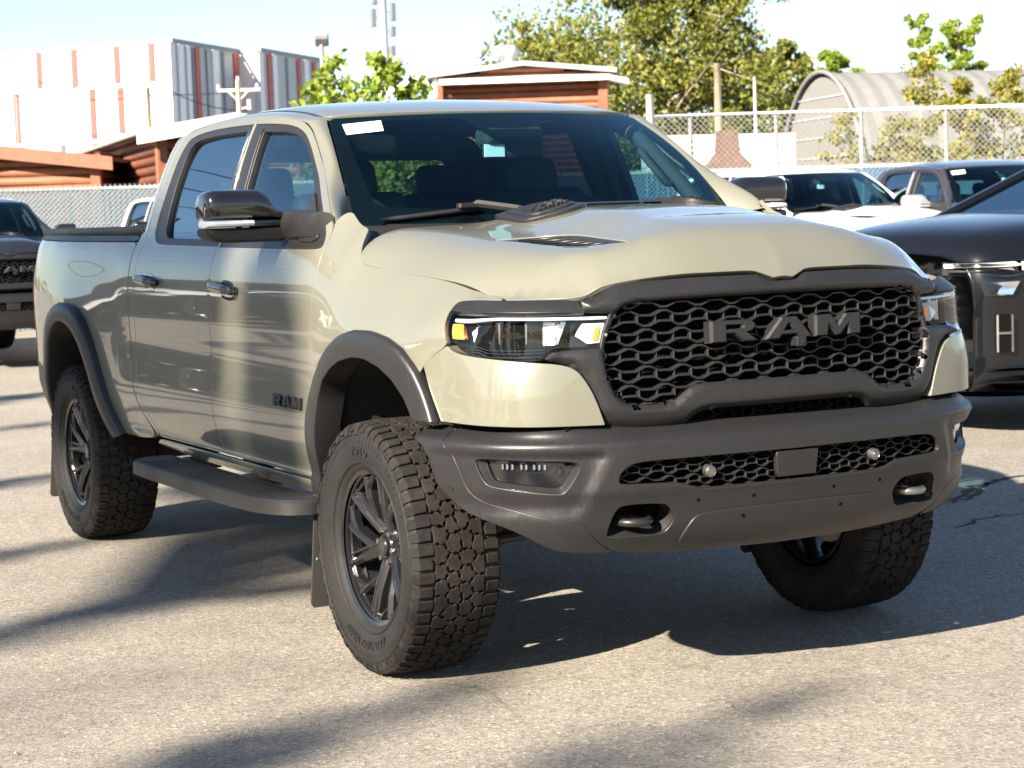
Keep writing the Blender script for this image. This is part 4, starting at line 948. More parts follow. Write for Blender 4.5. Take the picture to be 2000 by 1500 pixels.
b.box((0, 0, .50), (.12, 1.5, .12)); b.box((RW, 0, .44), (.12, 1.6, .12)); b.rbox((RW, 0, .44), (.35, .3, .32), .08); b.box((.45, 0, .50), (.6, 1.0, .04))
for s in (-1, 1):
    b.tube([(.05, s*.35, .48), (.02, s*.72, .40)], .035, 8); b.tube([(0, s*.62, .5), (0, s*.6, 1.0)], .045, 8); b.tube([(.17, s*.3, .46), (.15, s*.75, .44)], .018, 8)
b.out('chassis', MT['under'], T)
# interior
def seat(x, y, parent):
    s = thing('seat', None, None); s.parent = parent; b = B(); Mx = Matrix.Rotation(-.22, 3, 'Y')
    b.rbox((x+.22, y, 1.06), (.55, .5, .16), .05, 3); b.out('seat_cushion', MT['cloth'], s, auto=.8)
    b = B(); b.rbox((x-.08, y, 1.36), (.14, .50, .62), .055, 3, 0, Mx); b.out('seat_back', MT['cloth'], s, auto=.8)
    b = B(); b.rbox((x-.17, y, 1.70), (.10, .27, .20), .045, 3, 0, Mx)
    for k in (-.06, .06): b.tube([(x-.15, y+k, 1.62), (x-.14, y+k, 1.55)], .007, 6)
    b.out('headrest', MT['cloth'], s, auto=.8)
seat(-1.35, -.43, T); seat(-1.35, .43, T); seat(-2.25, -.45, T); seat(-2.25, .45, T)
b = B(); b.rbox((-.62, 0, 1.40), (.45, 1.55, .16), .06, 3); b.rbox((-.72, 0, 1.28), (.35, 1.5, .3), .06, 3); b.rbox((-.90, .0, 1.2), (.5, .28, .35), .04, 2); b.out('dashboard', MT['interior'], T, auto=.8)
b = B(); cs, sn = math.cos(.42), math.sin(.42)
b.tube([(-.99-.18*math.sin(a)*sn*1.0, .43+.185*math.cos(a), 1.44+.185*math.sin(a)*cs) for a in np.linspace(0, 2*PI, 33)], .016, 8, cap=False)
b.tube([(-.99, .25, 1.44), (-.95, .43, 1.42), (-.99, .61, 1.44)], .018, 6); b.out('steering_wheel', MT['interior'], T, True)
def LIN(x, y):
    P = ROOF(x, y); P = P.copy(); P[..., 2] -= .05; return P
panel('headliner', [(a*1.0+(.03 if a < -2 else -.05), b_*.97) for a, b_ in roof], LIN, MT['interior'], T, sp=.15, mirror=False, up=(0, 0, -1), rim=.002)
b = B()
for s in (-1, 1):
    b.tube([(-.62, s*.82, 1.47), (-.80, s*.785, 1.63), (-1.05, s*.71, 1.86), (-1.2, s*.70, 1.92)], .035, 8)
    b.tube([(-1.56, s*.885, 1.45), (-1.60, s*.80, 1.75), (-1.62, s*.73, 1.95)], .05, 8)
    b.tube([(-2.45, s*.86, 1.47), (-2.48, s*.80, 1.70), (-2.42, s*.72, 1.94)], .075, 8)
    b.tube([(-.83, s*.72, 1.66), (-.80, s*.69, 1.66), (-.90, s*.66, 1.76), (-.97, s*.67, 1.80)], .016, 8)
    b.box((-1.5, s*.93, 1.15), (1.9, .04, .62))
b.out('cabin_trim', MT['interior'], T, True)
# rear wall of the cab with its window
b = B(); V = [(-2.70, s*.90, 1.48) for s in (-1, 1)]
RWN = [(-.62, 1.56), (.62, 1.56), (.57, 1.83), (-.57, 1.83)]
ro = [(-.92, 1.40), (.92, 1.40), (.90, 1.52), (.78, 1.86), (.70, 1.945), (0, 1.97), (-.70, 1.945), (-.78, 1.86), (-.90, 1.52)]
BACK = lambda y, z: np.stack([-2.705+.18*(np.asarray(z, float)-1.45)*.5+.04*np.asarray(y, float)**2, np.asarray(y, float)+0*np.asarray(z), np.asarray(z, float)+0*np.asarray(y)], -1)
panel('cab_back', ro, BACK, PT, T, sp=.08, holes=[RWN], mirror=False, up=(-1, 0, 0), rim=.03)
panel('rear_window', RWN, BACK, MT['sideglass'], T, sp=.1, mirror=False, up=(-1, 0, 0), off=-.01, gap=-.004)
# wheels
def tread_cells():
    P = 2*PI*.437; n = 46; rows = (-.064, -.020, .024, .066); pts = []
    rg = np.random.default_rng(3)
    for i in range(n):
        for k, w in enumerate(rows):
            pts.append(((i+.5*(k % 2)+.20*rg.uniform(-1, 1)+(.25 if k > 1 else 0))*P/n, w+.011*rg.uniform(-1, 1)))
    pts = np.array(pts); cells = []
    ext = np.vstack([pts, pts+[P, 0], pts-[P, 0]])
    for p in pts:
        poly = [(p[0]-.09, -.091), (p[0]+.09, -.091), (p[0]+.09, .091), (p[0]-.09, .091)]
        d = np.hypot(*(ext-p).T)
        for q in ext[(d > 1e-6) & (d < .13)]:
            m_ = (p+q)/2; nrm = q-p; new = []
            for i, a in enumerate(poly):
                b_ = poly[(i+1) % len(poly)]; sa = (np.array(a)-m_) @ nrm; sb = (np.array(b_)-m_) @ nrm
                if sa <= 0: new.append(a)
                if (sa < 0) != (sb < 0) and sa != sb: t = sa/(sa-sb); new.append((a[0]+(b_[0]-a[0])*t, a[1]+(b_[1]-a[1])*t))
            poly = new
            if len(poly) < 3: break
        if len(poly) >= 3:
            zz = []
            for i, a in enumerate(poly):
                c_ = poly[(i+1) % len(poly)]; L = math.hypot(c_[0]-a[0], c_[1]-a[1]); zz.append(a)
                if L > .014:
                    mx, my = (a[0]+c_[0])/2, (a[1]+c_[1])/2; nx_, ny_ = (c_[1]-a[1])/L, -(c_[0]-a[0])/L; sg = math.copysign(1, math.sin(310*(mx % P)+420*my)); sg = sg if nx_+.3*ny_ > 0 else -sg
                    if abs(my) < .088: zz += [(a[0]*.6+c_[0]*.4+nx_*.0032*sg, a[1]*.6+c_[1]*.4+ny_*.0032*sg), (a[0]*.4+c_[0]*.6-nx_*.0032*sg, a[1]*.4+c_[1]*.6-ny_*.0032*sg)]
            cells.append(zz)
    return cells
def crown(w): return .437-.010*(abs(w)/.15)**3
def tyre(parent):
    t = B()
    prof = [(.262, -.118), (.270, -.133), (.285, -.140), (.32, -.1555), (.355, -.160), (.385, -.158), (.408, -.152), (.420, -.142), (.424, -.10), (.4245, 0)]
    prof = prof+[(a, -b_) for a, b_ in prof[::-1][1:]]
    t.lathe([(a, b_) for a, b_ in prof], 96)
    # fine ridges on the sidewall
    for s in (-1, 1):
        for rr, hh in ((.292, .1455), (.388, .1585)): t.lathe([(rr-.003, s*(hh-.002)), (rr, s*(hh+.0025)), (rr+.003, s*(hh-.002))][::s], 96)
        for k in range(90):
            a0 = 2*PI*k/90; r0, r1 = .362, .400-.008*(k % 3); V = []
            for rr, da, h in ((r0, 0, .1605), (r1, .0, .1565), (r1, .042, .1565), (r0, .03, .1605)):
                V.append((rr*math.sin(a0+da), s*(h+.0012), rr*math.cos(a0+da)))
            V2 = [(x*.999, y-s*.004, z*.999) for x, y, z in V]
            t.add(V+V2, [(0, 1, 2, 3)[::s], (0, 4, 5, 1)[::s], (1, 5, 6, 2)[::s], (2, 6, 7, 3)[::s], (3, 7, 4, 0)[::s]])
    o = t.out('tyre', MT['rubber'], parent, auto=.7)
    t = B()
    def blk(poly, top, base):
        A = oset(poly if signed(poly) > 0 else poly[::-1], .0031); A2 = oset(A, .0016); n = len(A)
        if abs(signed(A)) < 1.5e-4: return
        V = []
        for q, f_ in ((A2, lambda w: top(w)), (A, lambda w: top(w)-.002), (A, lambda w: base)):
            for (c, w) in q:
                r_ = f_(w); a = c/.437; V.append((r_*math.sin(a), w, r_*math.cos(a)))
        t.add(V, [tuple(range(n))]+[(k*n+i, k*n+n+i, k*n+n+(i+1) % n, k*n+(i+1) % n) for k in range(2) for i in range(n)])
    rg = np.random.default_rng(8); sp_ = B()
    for c in tread_cells():
        blk(c, crown, .4235); q = np.array(c); m0 = q.mean(0)
        for k in (-1, 1):
            a = rg.uniform(-.5, .5)+(.9 if m0[1] > 0 else -.9); L = .012; d = np.array([math.cos(a), math.sin(a)])*L; o_ = np.array([-math.sin(a), math.cos(a)])*.0085*k+m0; e = np.array([-math.sin(a), math.cos(a)])*.0011; V = []
            for p in (o_-d*(1 if k > 0 else .4)-e, o_+d*(1 if k < 0 else .4)-e, o_+d*(1 if k < 0 else .4)+e, o_-d*(1 if k > 0 else .4)+e): r_ = crown(p[1])+.0003; V.append((r_*math.sin(p[0]/.437), p[1], r_*math.cos(p[0]/.437)))
            sp_.add(V, [(0, 1, 2, 3)])
    o_ = sp_.out('tread_sipe', MT['rubber'], parent); o_['kind'] = 'stuff'
    P = 2*PI*.437; n = 58
    for s in (-1, 1):
        for i in range(n):
            c0 = (i+.12)*P/n; L = P/n*.80; long = i % 2
            w0, w1 = .097-.006*long, .145+.003*long; tw = .010
            poly = [(c0, s*w0), (c0+L*.5, s*(w0-.004)), (c0+L, s*w0), (c0+L+tw*.3, s*w1), (c0+tw*.3, s*w1)]
            blk(poly, crown, .42)
            # lug wrapping on to the shoulder
            V = []
            for cc in (c0+tw*.3+.003, c0+L+tw*.3-.003):
                for r_, w in ((crown(w1)-.001, s*(w1-.004)), (.415, s*(w1+.009)), (.402-.010*long, s*.1605), (.402-.010*long, s*.150), (.41, s*.13)):
                    a = cc/.437; V.append((r_*math.sin(a), w, r_*math.cos(a)))
            F = [(0, 1, 6, 5), (1, 2, 7, 6), (2, 3, 8, 7), (0, 4, 3, 2, 1), (5, 6, 7, 8, 9)]
            t.add(V, [f[::-1] if s > 0 else f for f in F])
    t.out('tyre_tread', MT['tread'], parent, fix=True)
    for txt, ang, size, rr, flip in (('TOYO', 0, .046, .338, 0), ('OPEN COUNTRY', PI, .040, .334, 1)):
        V, F = text_mesh(txt, size, .0016, 1.15, .0012); VV = []
        for v in V:
            if not flip: a = ang+v.x/rr; r_ = rr+v.y
            else: a = ang-v.x/rr; r_ = rr-v.y
            VV.append((r_*math.sin(a), -(.1585+.0*v.z+.0016+(v.z))-.000, r_*math.cos(a)))
        b = B(); b.add(VV, F); b.out('tyre_lettering', MT['rubber'], parent)
def rim(parent):
    b = B()
    b.lathe([(.255, -.122), (.268, -.128), (.272, -.122), (.262, -.115), (.250, -.110), (.244, -.06), (.228, .02), (.228, .11), (.25, .12)][::-1], 72)
    b.lathe([(.244, -.10), (.236, -.104), (.232, -.098), (.236, -.06)][::-1], 72)
    b.out('rim_barrel', MT['wheel'], parent, auto=.5)
    for k in range(6):
        b = B(); a0 = k*PI/3+R(22)
        def bar(r0, a0_, r1, a1_, w0, w1, y0, y1, d):
            p0 = Vector((r0*math.sin(a0_), 0, r0*math.cos(a0_))); p1 = Vector((r1*math.sin(a1_), 0, r1*math.cos(a1_))); t_ = (p1-p0).normalized(); n_ = Vector((t_.z, 0, -t_.x))
            V = []
            for p, w, y in ((p0, w0, y0), (p0+(p1-p0)*.5, (w0+w1)/2, (y0+y1)/2-.006), (p1, w1, y1)):
                V += [p+n_*w+Vector((0, y+.012, 0)), p+n_*w*.35+Vector((0, y, 0)), p-n_*w*.35+Vector((0, y, 0)), p-n_*w+Vector((0, y+.012, 0)), p-n_*w*1.15+Vector((0, y+d, 0)), p+n_*w*1.15+Vector((0, y+d, 0))]
            F = [(i*6+j, i*6+(j+1) % 6, (i+1)*6+(j+1) % 6, (i+1)*6+j) for i in range(2) for j in range(6)]+[(5, 4, 3, 2, 1, 0), (12, 13, 14, 15, 16, 17)]
            b.add(V, F)
        bar(.060, a0-R(6), .250, a0-R(13), .024, .013, -.072, -.113, .055)
        bar(.062, a0+R(12), .250, a0-R(6), .012, .008, -.068, -.108, .05)
        bar(.105, a0-R(2), .248, a0+R(19), .017, .011, -.080, -.110, .05)
        bar(.205, a0+R(15), .248, a0+R(36), .010, .008, -.098, -.109, .035)
        b.out('spoke', MT['wheel'], parent, fix=True)
    b = B(); b.lathe([(0, -.088), (.030, -.088), (.034, -.084), (.036, -.070), (.040, -.066), (.072, -.062), (.080, -.050), (.085, 0), (.085, .05)][::-1], 40); b.lathe([(.020, -.0885), (.022, -.090), (.026, -.090), (.028, -.0885)][::-1], 40)
    b.out('hub_cap', MT['wheel'], parent, auto=.5)
    for k in range(6):
        b = B(); a = k*PI/3+R(40); c = Vector((.058*math.sin(a), 0, .058*math.cos(a)))
        b.tube([c+Vector((0, -.055, 0)), c+Vector((0, -.080, 0))], .0095, 6); b.out('lug_nut', MT['steel'], parent)
    b = B(); b.lathe([(.06, .02), (.175, .02), (.178, .028), (.175, .036), (.06, .036)][::-1], 40); b.rbox((-.15, .03, .05), (.07, .09, .13), .02); b.out('brake_disc', MT['steel'], parent, auto=.5)
w0 = thing('wheel', None, None); w0.parent = T; tyre(w0); rim(w0)
w0.location = (0, -.902, .437)
def copy_tree(o, parent=None, mats=None):
    c = o.copy(); COL.objects.link(c)
    if parent is not None: c.parent = parent
    if mats and c.type == 'MESH':
        for i, m in enumerate(o.data.materials):
            if m and m.name in mats: c.material_slots[i].link = 'OBJECT'; c.material_slots[i].material = mats[m.name]
    for ch in o.children: copy_tree(ch, c, mats)
    return c
for x, y, rz, spin in ((RW, -.902, 0, .35), (0, .902, PI, .2), (RW, .902, PI, 1.0)):
    w = copy_tree(w0, T); w.location = (x, y, .437); w.rotation_euler = (0, spin if rz == 0 else -spin, rz)
# ---------------------------------------------------------------- the place
CAM = Vector((6.295, -3.7205, 1.5547)); CR = Vector((.46127, .88664, -.0331)); CU = Vector((-.05906, .06791, .99594)); CF = Vector((-.88529, .45744, -.08369))
def at(px, py, d):
    """point seen at photo position (px, py) at distance d along the view"""
    return CAM+(CF+CR*((px-1000)/3948.8)-CU*((py-750)/3948.8))*d
def gp(px, d, z=0.):
    p = at(px, 600, d); p.z = z; return p
def hz(px, py, d): return at(px, py, d).z
# ground
m, nt, b_ = newmat('asphalt'); setp(b_, rough=.88, spec=.35)
co = coords(nt); big = noise(nt, .55, 5, .6, co); md = noise(nt, 9, 5, .6, co); fine = noise(nt, 140, 4, .75, co)
vor = nt.nodes.new('ShaderNodeTexVoronoi'); vor.inputs['Scale'].default_value = 95; nt.links.new(co, vor.inputs['Vector'])
vor2 = nt.nodes.new('ShaderNodeTexVoronoi'); vor2.inputs['Scale'].default_value = 34; nt.links.new(co, vor2.inputs['Vector'])
agg = ramp(nt, vor.outputs['Color'], [(.15, (.15, .138, .122)), (.5, (.245, .225, .195)), (.80, (.31, .285, .245)), (.95, (.46, .43, .38))])
st = ramp(nt, big.outputs['Fac'], [(.3, (.80, .80, .80)), (.7, (1.1, 1.08, 1.05))])
c1 = mixc(nt, 1.0, agg, st, 'MULTIPLY')
c2 = mixc(nt, ramp(nt, md.outputs['Fac'], [(.40, 0), (.70, .35)]), c1, (.30, .27, .225))
pit = ramp(nt, vor2.outputs['Distance'], [(.03, 1), (.10, 0)]); gate = ramp(nt, vor2.outputs['Color'], [(.86, 0), (.88, 1)])
c3 = mixc(nt, mixc(nt, 1., pit, gate, 'MULTIPLY'), c2, (.035, .033, .032)); wv = mixc(nt, .12, co, noise(nt, 1.1, 4, .6, co).outputs['Color'], 'ADD')
ce = nt.nodes.new('ShaderNodeTexVoronoi'); ce.feature = 'DISTANCE_TO_EDGE'; ce.inputs['Scale'].default_value = .42; nt.links.new(wv, ce.inputs['Vector'])
ck = mixc(nt, 1., ramp(nt, ce.outputs['Distance'], [(.001, 1), (.0045, 0)]), ramp(nt, noise(nt, .35, 3, .5, co).outputs['Fac'], [(.54, 0), (.66, .4)]), 'MULTIPLY')
c4 = mixc(nt, ck, c3, (.04, .037, .034)); st2 = ramp(nt, noise(nt, .23, 5, .65, coords(nt, (1, .6, 1), (0, 0, .5))).outputs['Fac'], [(.56, (1, 1, 1)), (.70, (.70, .69, .69))]); st3 = ramp(nt, noise(nt, 2.6, 5, .7, co).outputs['Fac'], [(.62, (1, 1, 1)), (.76, (.62, .60, .58))])
nt.links.new(mixc(nt, 1., mixc(nt, 1., c4, st2, 'MULTIPLY'), st3, 'MULTIPLY'), b_.inputs['Base Color'])
ht = mixc(nt, .5, fine.outputs['Fac'], vor.outputs['Distance'], 'ADD'); bump(nt, b_, ht, .55, .008)
gm = m
b = B(); n = 40
b.add([(-500, -500, 0), (500, -500, 0), (500, 500, 0), (-500, 500, 0)], [(0, 1, 2, 3)]); g = b.out('ground', gm); g['kind'] = 'structure'
# cracks with moss, a few loose stones
MT['crack'] = M('crack_dirt', (.030, .032, .022), .95, 0, .3); MT['stone'] = M('gravel', (.20, .18, .16), .9, 0, .3)
def crack(pts, w):
    b = B(); P = []
    for i in range(len(pts)-1):
        for t in np.linspace(0, 1, 7)[:-1]: P.append(((pts[i][0]*(1-t)+pts[i+1][0]*t)+random.uniform(-.03, .03), pts[i][1]*(1-t)+pts[i+1][1]*t+random.uniform(-.03, .03)))
    V = []
    for i, (x, y) in enumerate(P):
        d = w*random.uniform(.25, 1); q = P[min(i+1, len(P)-1)]; o = P[max(i-1, 0)]; t = Vector((q[0]-o[0], q[1]-o[1], 0)).normalized()
        V += [(x-t.y*d, y+t.x*d, .004), (x+t.y*d, y-t.x*d, .004)]
    b.add(V, [(2*i, 2*i+1, 2*i+3, 2*i+2) for i in range(len(P)-1)]); o = b.out('pavement_crack', MT['crack'], fix=True); o['kind'] = 'structure'
def gxy(px, py):
    d = at(px, py, 1)-CAM; t = -CAM.z/d.z; p = CAM+d*t; return (p.x, p.y)
crack([gxy(2040, 925), gxy(1960, 937), gxy(1905, 950), gxy(1860, 985)], .03); crack([gxy(2030, 1000), gxy(1930, 1010), gxy(1850, 1035)], .015); crack([gxy(1920, 945), gxy(1900, 975), gxy(1830, 985)], .02)
b = B(); rg = random.Random(4)
for k in range(900):
    x, y = gxy(rg.uniform(-50, 2050), rg.uniform(1000, 1540)); s = rg.uniform(.0015, .0042)
    if rg.random() < .03: s *= 2.2
    V = [(x+s*rg.uniform(.7, 1.3)*c[0], y+s*rg.uniform(.7, 1.3)*c[1], max(0, s*.8+s*c[2])) for c in ((1, 0, 0), (-1, 0, 0), (0, 1, 0), (0, -1, 0), (0, 0, .7), (0, 0, -1))]
    b.add(V, [(0, 2, 4), (2, 1, 4), (1, 3, 4), (3, 0, 4)])
o = b.out('loose_gravel', MT['stone']); o['kind'] = 'stuff'
# ---------------------------------------------------------------- other pickups: the same kind of truck in other paints
def pickup(label, mats, front, rz=0, group='other pickup trucks on the lot', sc=.965):
    c = copy_tree(T, None, mats); c['label'] = label; c['category'] = 'pickup truck'
    if group: c['group'] = group
    elif 'group' in c: del c['group']
    c.scale = (sc, sc, sc); c.rotation_euler = (0, 0, rz); c.location = front; return c
PN = 'olive_beige_paint'
def place(px, py, d, local, rz=0, sc=.965):
    """truck location so that its local point is seen at (px, .) at distance d"""
    p = at(px, py, d); v = Matrix.Rotation(rz, 3, 'Z') @ Vector(local)*sc; return (p.x-v.x, p.y-v.y, 0)
dk = {PN: MT['paint_dark']}; wh = {PN: MT['paint_white']}; br = {PN: MT['paint_brown'], 'gloss_black': MT['paint_silver']}
pickup('dark grey pickup truck behind the olive truck bed, cut by the left picture edge', dk, place(22, 537, 22.5, (1.0, 0, 1.1)))
pickup('white pickup truck hidden behind the olive cab, only its mirror and pillar showing', wh, place(272, 437, 26, (-.87, -1.2, 1.6)))
pickup('bright white pickup truck parked in front of the blue fence', wh, place(1493, 343, 22, (-1.065, -.686, 1.95)))
pickup('grey brown pickup truck with bright mirrors, right of the white pickup', br, place(1846, 322, 21.5, (-1.065, -.686, 1.95), R(-14)), R(-14))
# ---------------------------------------------------------------- black car whose front corner shows at the right edge
def black_car():
    p = at(1737, 560, 13.7); t = thing('black_car', 'black car with slim bright headlight and chrome trim, cut by the right picture edge', 'car', (p.x, p.y, 0), R(-81.6))
    # local: x forward (front at 0), y to the left, which is the side seen
    pb = MT['paint_black']; N = 15
    st = [(-4.9, .88, .95, 1.12), (-4.6, .96, 1.0, 1.30), (-3.4, 1.0, 1.06, 1.40), (-2.2, 1.0, 1.06, 1.42), (-1.45, 1.0, 1.06, 1.45), (-1.0, .99, 1.04, 1.425), (-.6, .975, 1.01, 1.40), (-.30, .94, .97, 1.36), (-.12, .87, .90, 1.31), (-.03, .80, .80, 1.25), (.0, .74, .70, 1.17)]
    V = []; S_ = []
    for x, w, wl, h in st:
        prof = [(0, h+.035), (.3*w, h+.03), (.62*w, h+.012), (.80*w, h-.02), (.90*w, h-.075), (.955*w, h-.15), (.985*w, h-.24), (1.0*w, h-.34), (.985*w, .78), (.985*w, .62), (.99*w, .50), (.97*w, .36), (.90*w, .30)]
        S_.append(prof)
    b = B(); m_ = 13
    for (x, *_), prof in zip(st, S_):
        for y, z in prof: V.append((x, y, z))
    F = [(i*m_+j, i*m_+j+1, (i+1)*m_+j+1, (i+1)*m_+j) for i in range(len(st)-1) for j in range(m_-1)]
    # wheel openings are not cut; a black patch on each side paints their shade
    b.add(V, F); b.add([(x, -y, z) for x, y, z in V], [f[::-1] for f in F])
    k = (len(st)-1)*m_; b.add([V[k+j] for j in range(m_)]+[(x, -y, z) for x, y, z in V[k:k+m_][::-1]], [tuple(range(2*m_))])
    o = b.out('body', pb, t, fix=True)
    bm = bmesh.new(); bm.from_mesh(o.data); bmesh.ops.remove_doubles(bm, verts=bm.verts, dist=1e-4); bm.to_mesh(o.data); bm.free()
    md_ = o.modifiers.new('s', 'SUBSURF'); md_.levels = 2; md_.render_levels = 2; o.data.shade_smooth()
    cab_ = B(); cs = [(-4.4, .80, 1.36, 1.40), (-3.9, .72, 1.76, .78), (-3.0, .72, 1.84, .80), (-2.3, .70, 1.80, .80), (-1.45, .80, 1.40, 1.42)]
    pr = [(-4.5, 1.36), (-3.95, 1.74), (-3.2, 1.83), (-2.5, 1.80), (-2.2, 1.74), (-1.35, 1.395)]
    for s in (-1, 1): pass
    V = [(x, s*(.86-.22*(z-1.38)/.45), z) for s in (1, -1) for x, z in pr]; n = len(pr)
    cab_.add(V, [(i, i+1, n+i+1, n+i) for i in range(n-1)]+[tuple(range(n)), tuple(range(n, 2*n))[::-1]])
    cab_.out('greenhouse', MT['rearglass'], t, fix=True)
    ro = B(); ro.rbox((-3.1, 0, 1.825), (1.5, 1.28, .05), .02); ro.out('roof', pb, t)
    for k in (-1, 1): b = B(); b.tube([(-2.25, k*.63, 1.76), (-1.34, k*.83, 1.39)], .04, 6); b.out('pillar', pb, t)
    WP = np.array([(.035, 0), (.03, .35), (.012, .62), (-.03, .76), (-.10, .86), (-.22, .93), (-.45, .98), (-.95, 1.01), (-1.6, 1.012)]); WL = np.concatenate([[0], np.cumsum(np.hypot(*np.diff(WP, axis=0).T))])
    for s in (-1, 1):
        def sp(w, z, o_=.006):
            f_ = lambda a: np.array([np.interp(a, WL, WP[:, 0]), np.interp(a, WL, WP[:, 1])]); c_ = f_(w); t_ = f_(w+.03)-f_(w-.03); t_ /= np.linalg.norm(t_); return (c_[0]+t_[1]*o_, s*(c_[1]-t_[0]*o_), z)
        def patch(name, poly, mat, o_=.008, par=t, dp=-.05):
            b = B(); P = resamp(poly, .05); b.prism(P, lambda u, z, d: sp(u, z, o_+d), 0, dp); return b.out(name, mat, par, fix=True)
        h = patch('headlight', [(.50, 1.06), (.95, 1.045), (1.20, 1.075), (1.37, 1.15), (1.36, 1.165), (1.0, 1.15), (.50, 1.145)], MT['lampdark'], .006)
        patch('light_bar', [(.52, 1.135), (1.0, 1.142), (1.04, 1.12), (1.0, 1.115), (.52, 1.108)], MT['frost'], .014, h, -.02)
        patch('light_lens', [(1.05, 1.14), (1.34, 1.155), (1.30, 1.125), (1.16, 1.085), (1.06, 1.085)], MT['reflector'], .012, h, -.02)
        patch('reflector', [(.55, 1.098), (.98, 1.104), (1.0, 1.085), (.55, 1.078)], MT['chrome'], .012, h, -.02)
        patch('chrome_blade', [(.74, 1.01), (1.03, 1.015), (.98, .93), (.80, .925)], MT['chrome'], .010)
        patch('chrome_strip', [(.0, .455), (1.42, .455), (1.42, .435), (.0, .435)], MT['chrome'], .012)
        for u0 in (.875, .97): patch('vent_bezel', [(u0, .80), (u0+.012, .80), (u0+.012, .56), (u0, .56)], MT['steel'], .016)
        patch('vent_bezel', [(.887, .69), (.97, .69), (.97, .675), (.887, .675)], MT['steel'], .016)
        patch('vent', [(.887, .80), (.97, .80), (.97, .56), (.887, .56)], MT['void'], .006)
        patch('lower_lip', [(.0, .36), (1.36, .36), (1.33, .27), (.0, .27)], MT['trim_black'], .012)
        patch('grille', [(.0, 1.0), (.42, 1.0), (.46, .92), (.42, .62), (.0, .60)], MT['void'], .008)
        for k in range(4): patch('grille_bar', [(.0, .70+.07*k), (.40, .70+.07*k), (.40, .685+.07*k), (.0, .685+.07*k)], MT['chrome'], .016)
        wc = 1.834; patch('wheel_opening_shade', [(wc+.46*math.cos(a), .40+.46*math.sin(a)) for a in np.linspace(0, PI, 17)]+[(wc-.46, .28), (wc+.46, .28)][:1]+[(wc+.46, .28)], MT['void'], .004)  # flat black patch, paints the dark of the uncut wheel opening
        b = B(); b.lathe([(.20, -.12), (.30, -.13), (.37, -.11), (.385, -.06), (.385, .06), (.37, .11), (.2, .12)], 40); b.v = [(x-1.02, y+s*.90, z+.385) for x, y, z in b.v]; b.out('tyre', MT['rubber'], t, auto=.6)
        b = B(); b.lathe([(0, -.10), (.08, -.11), (.2, -.12), (.235, -.13), (.24, -.10)], 30); b.v = [(x-1.02, (y if s < 0 else -y)+s*.90, z+.385) for x, y, z in b.v]; b.out('rim', MT['steel'], t, auto=.6, fix=True)
        b = B(); b.tube([(-1.02+.45*math.cos(a), s*1.0, .40+.45*math.sin(a)) for a in np.linspace(-.1, PI+.1, 20)], .045, 8); b.out('wheel_arch', MT['trim_black'], t, True)
    return t
black_car()
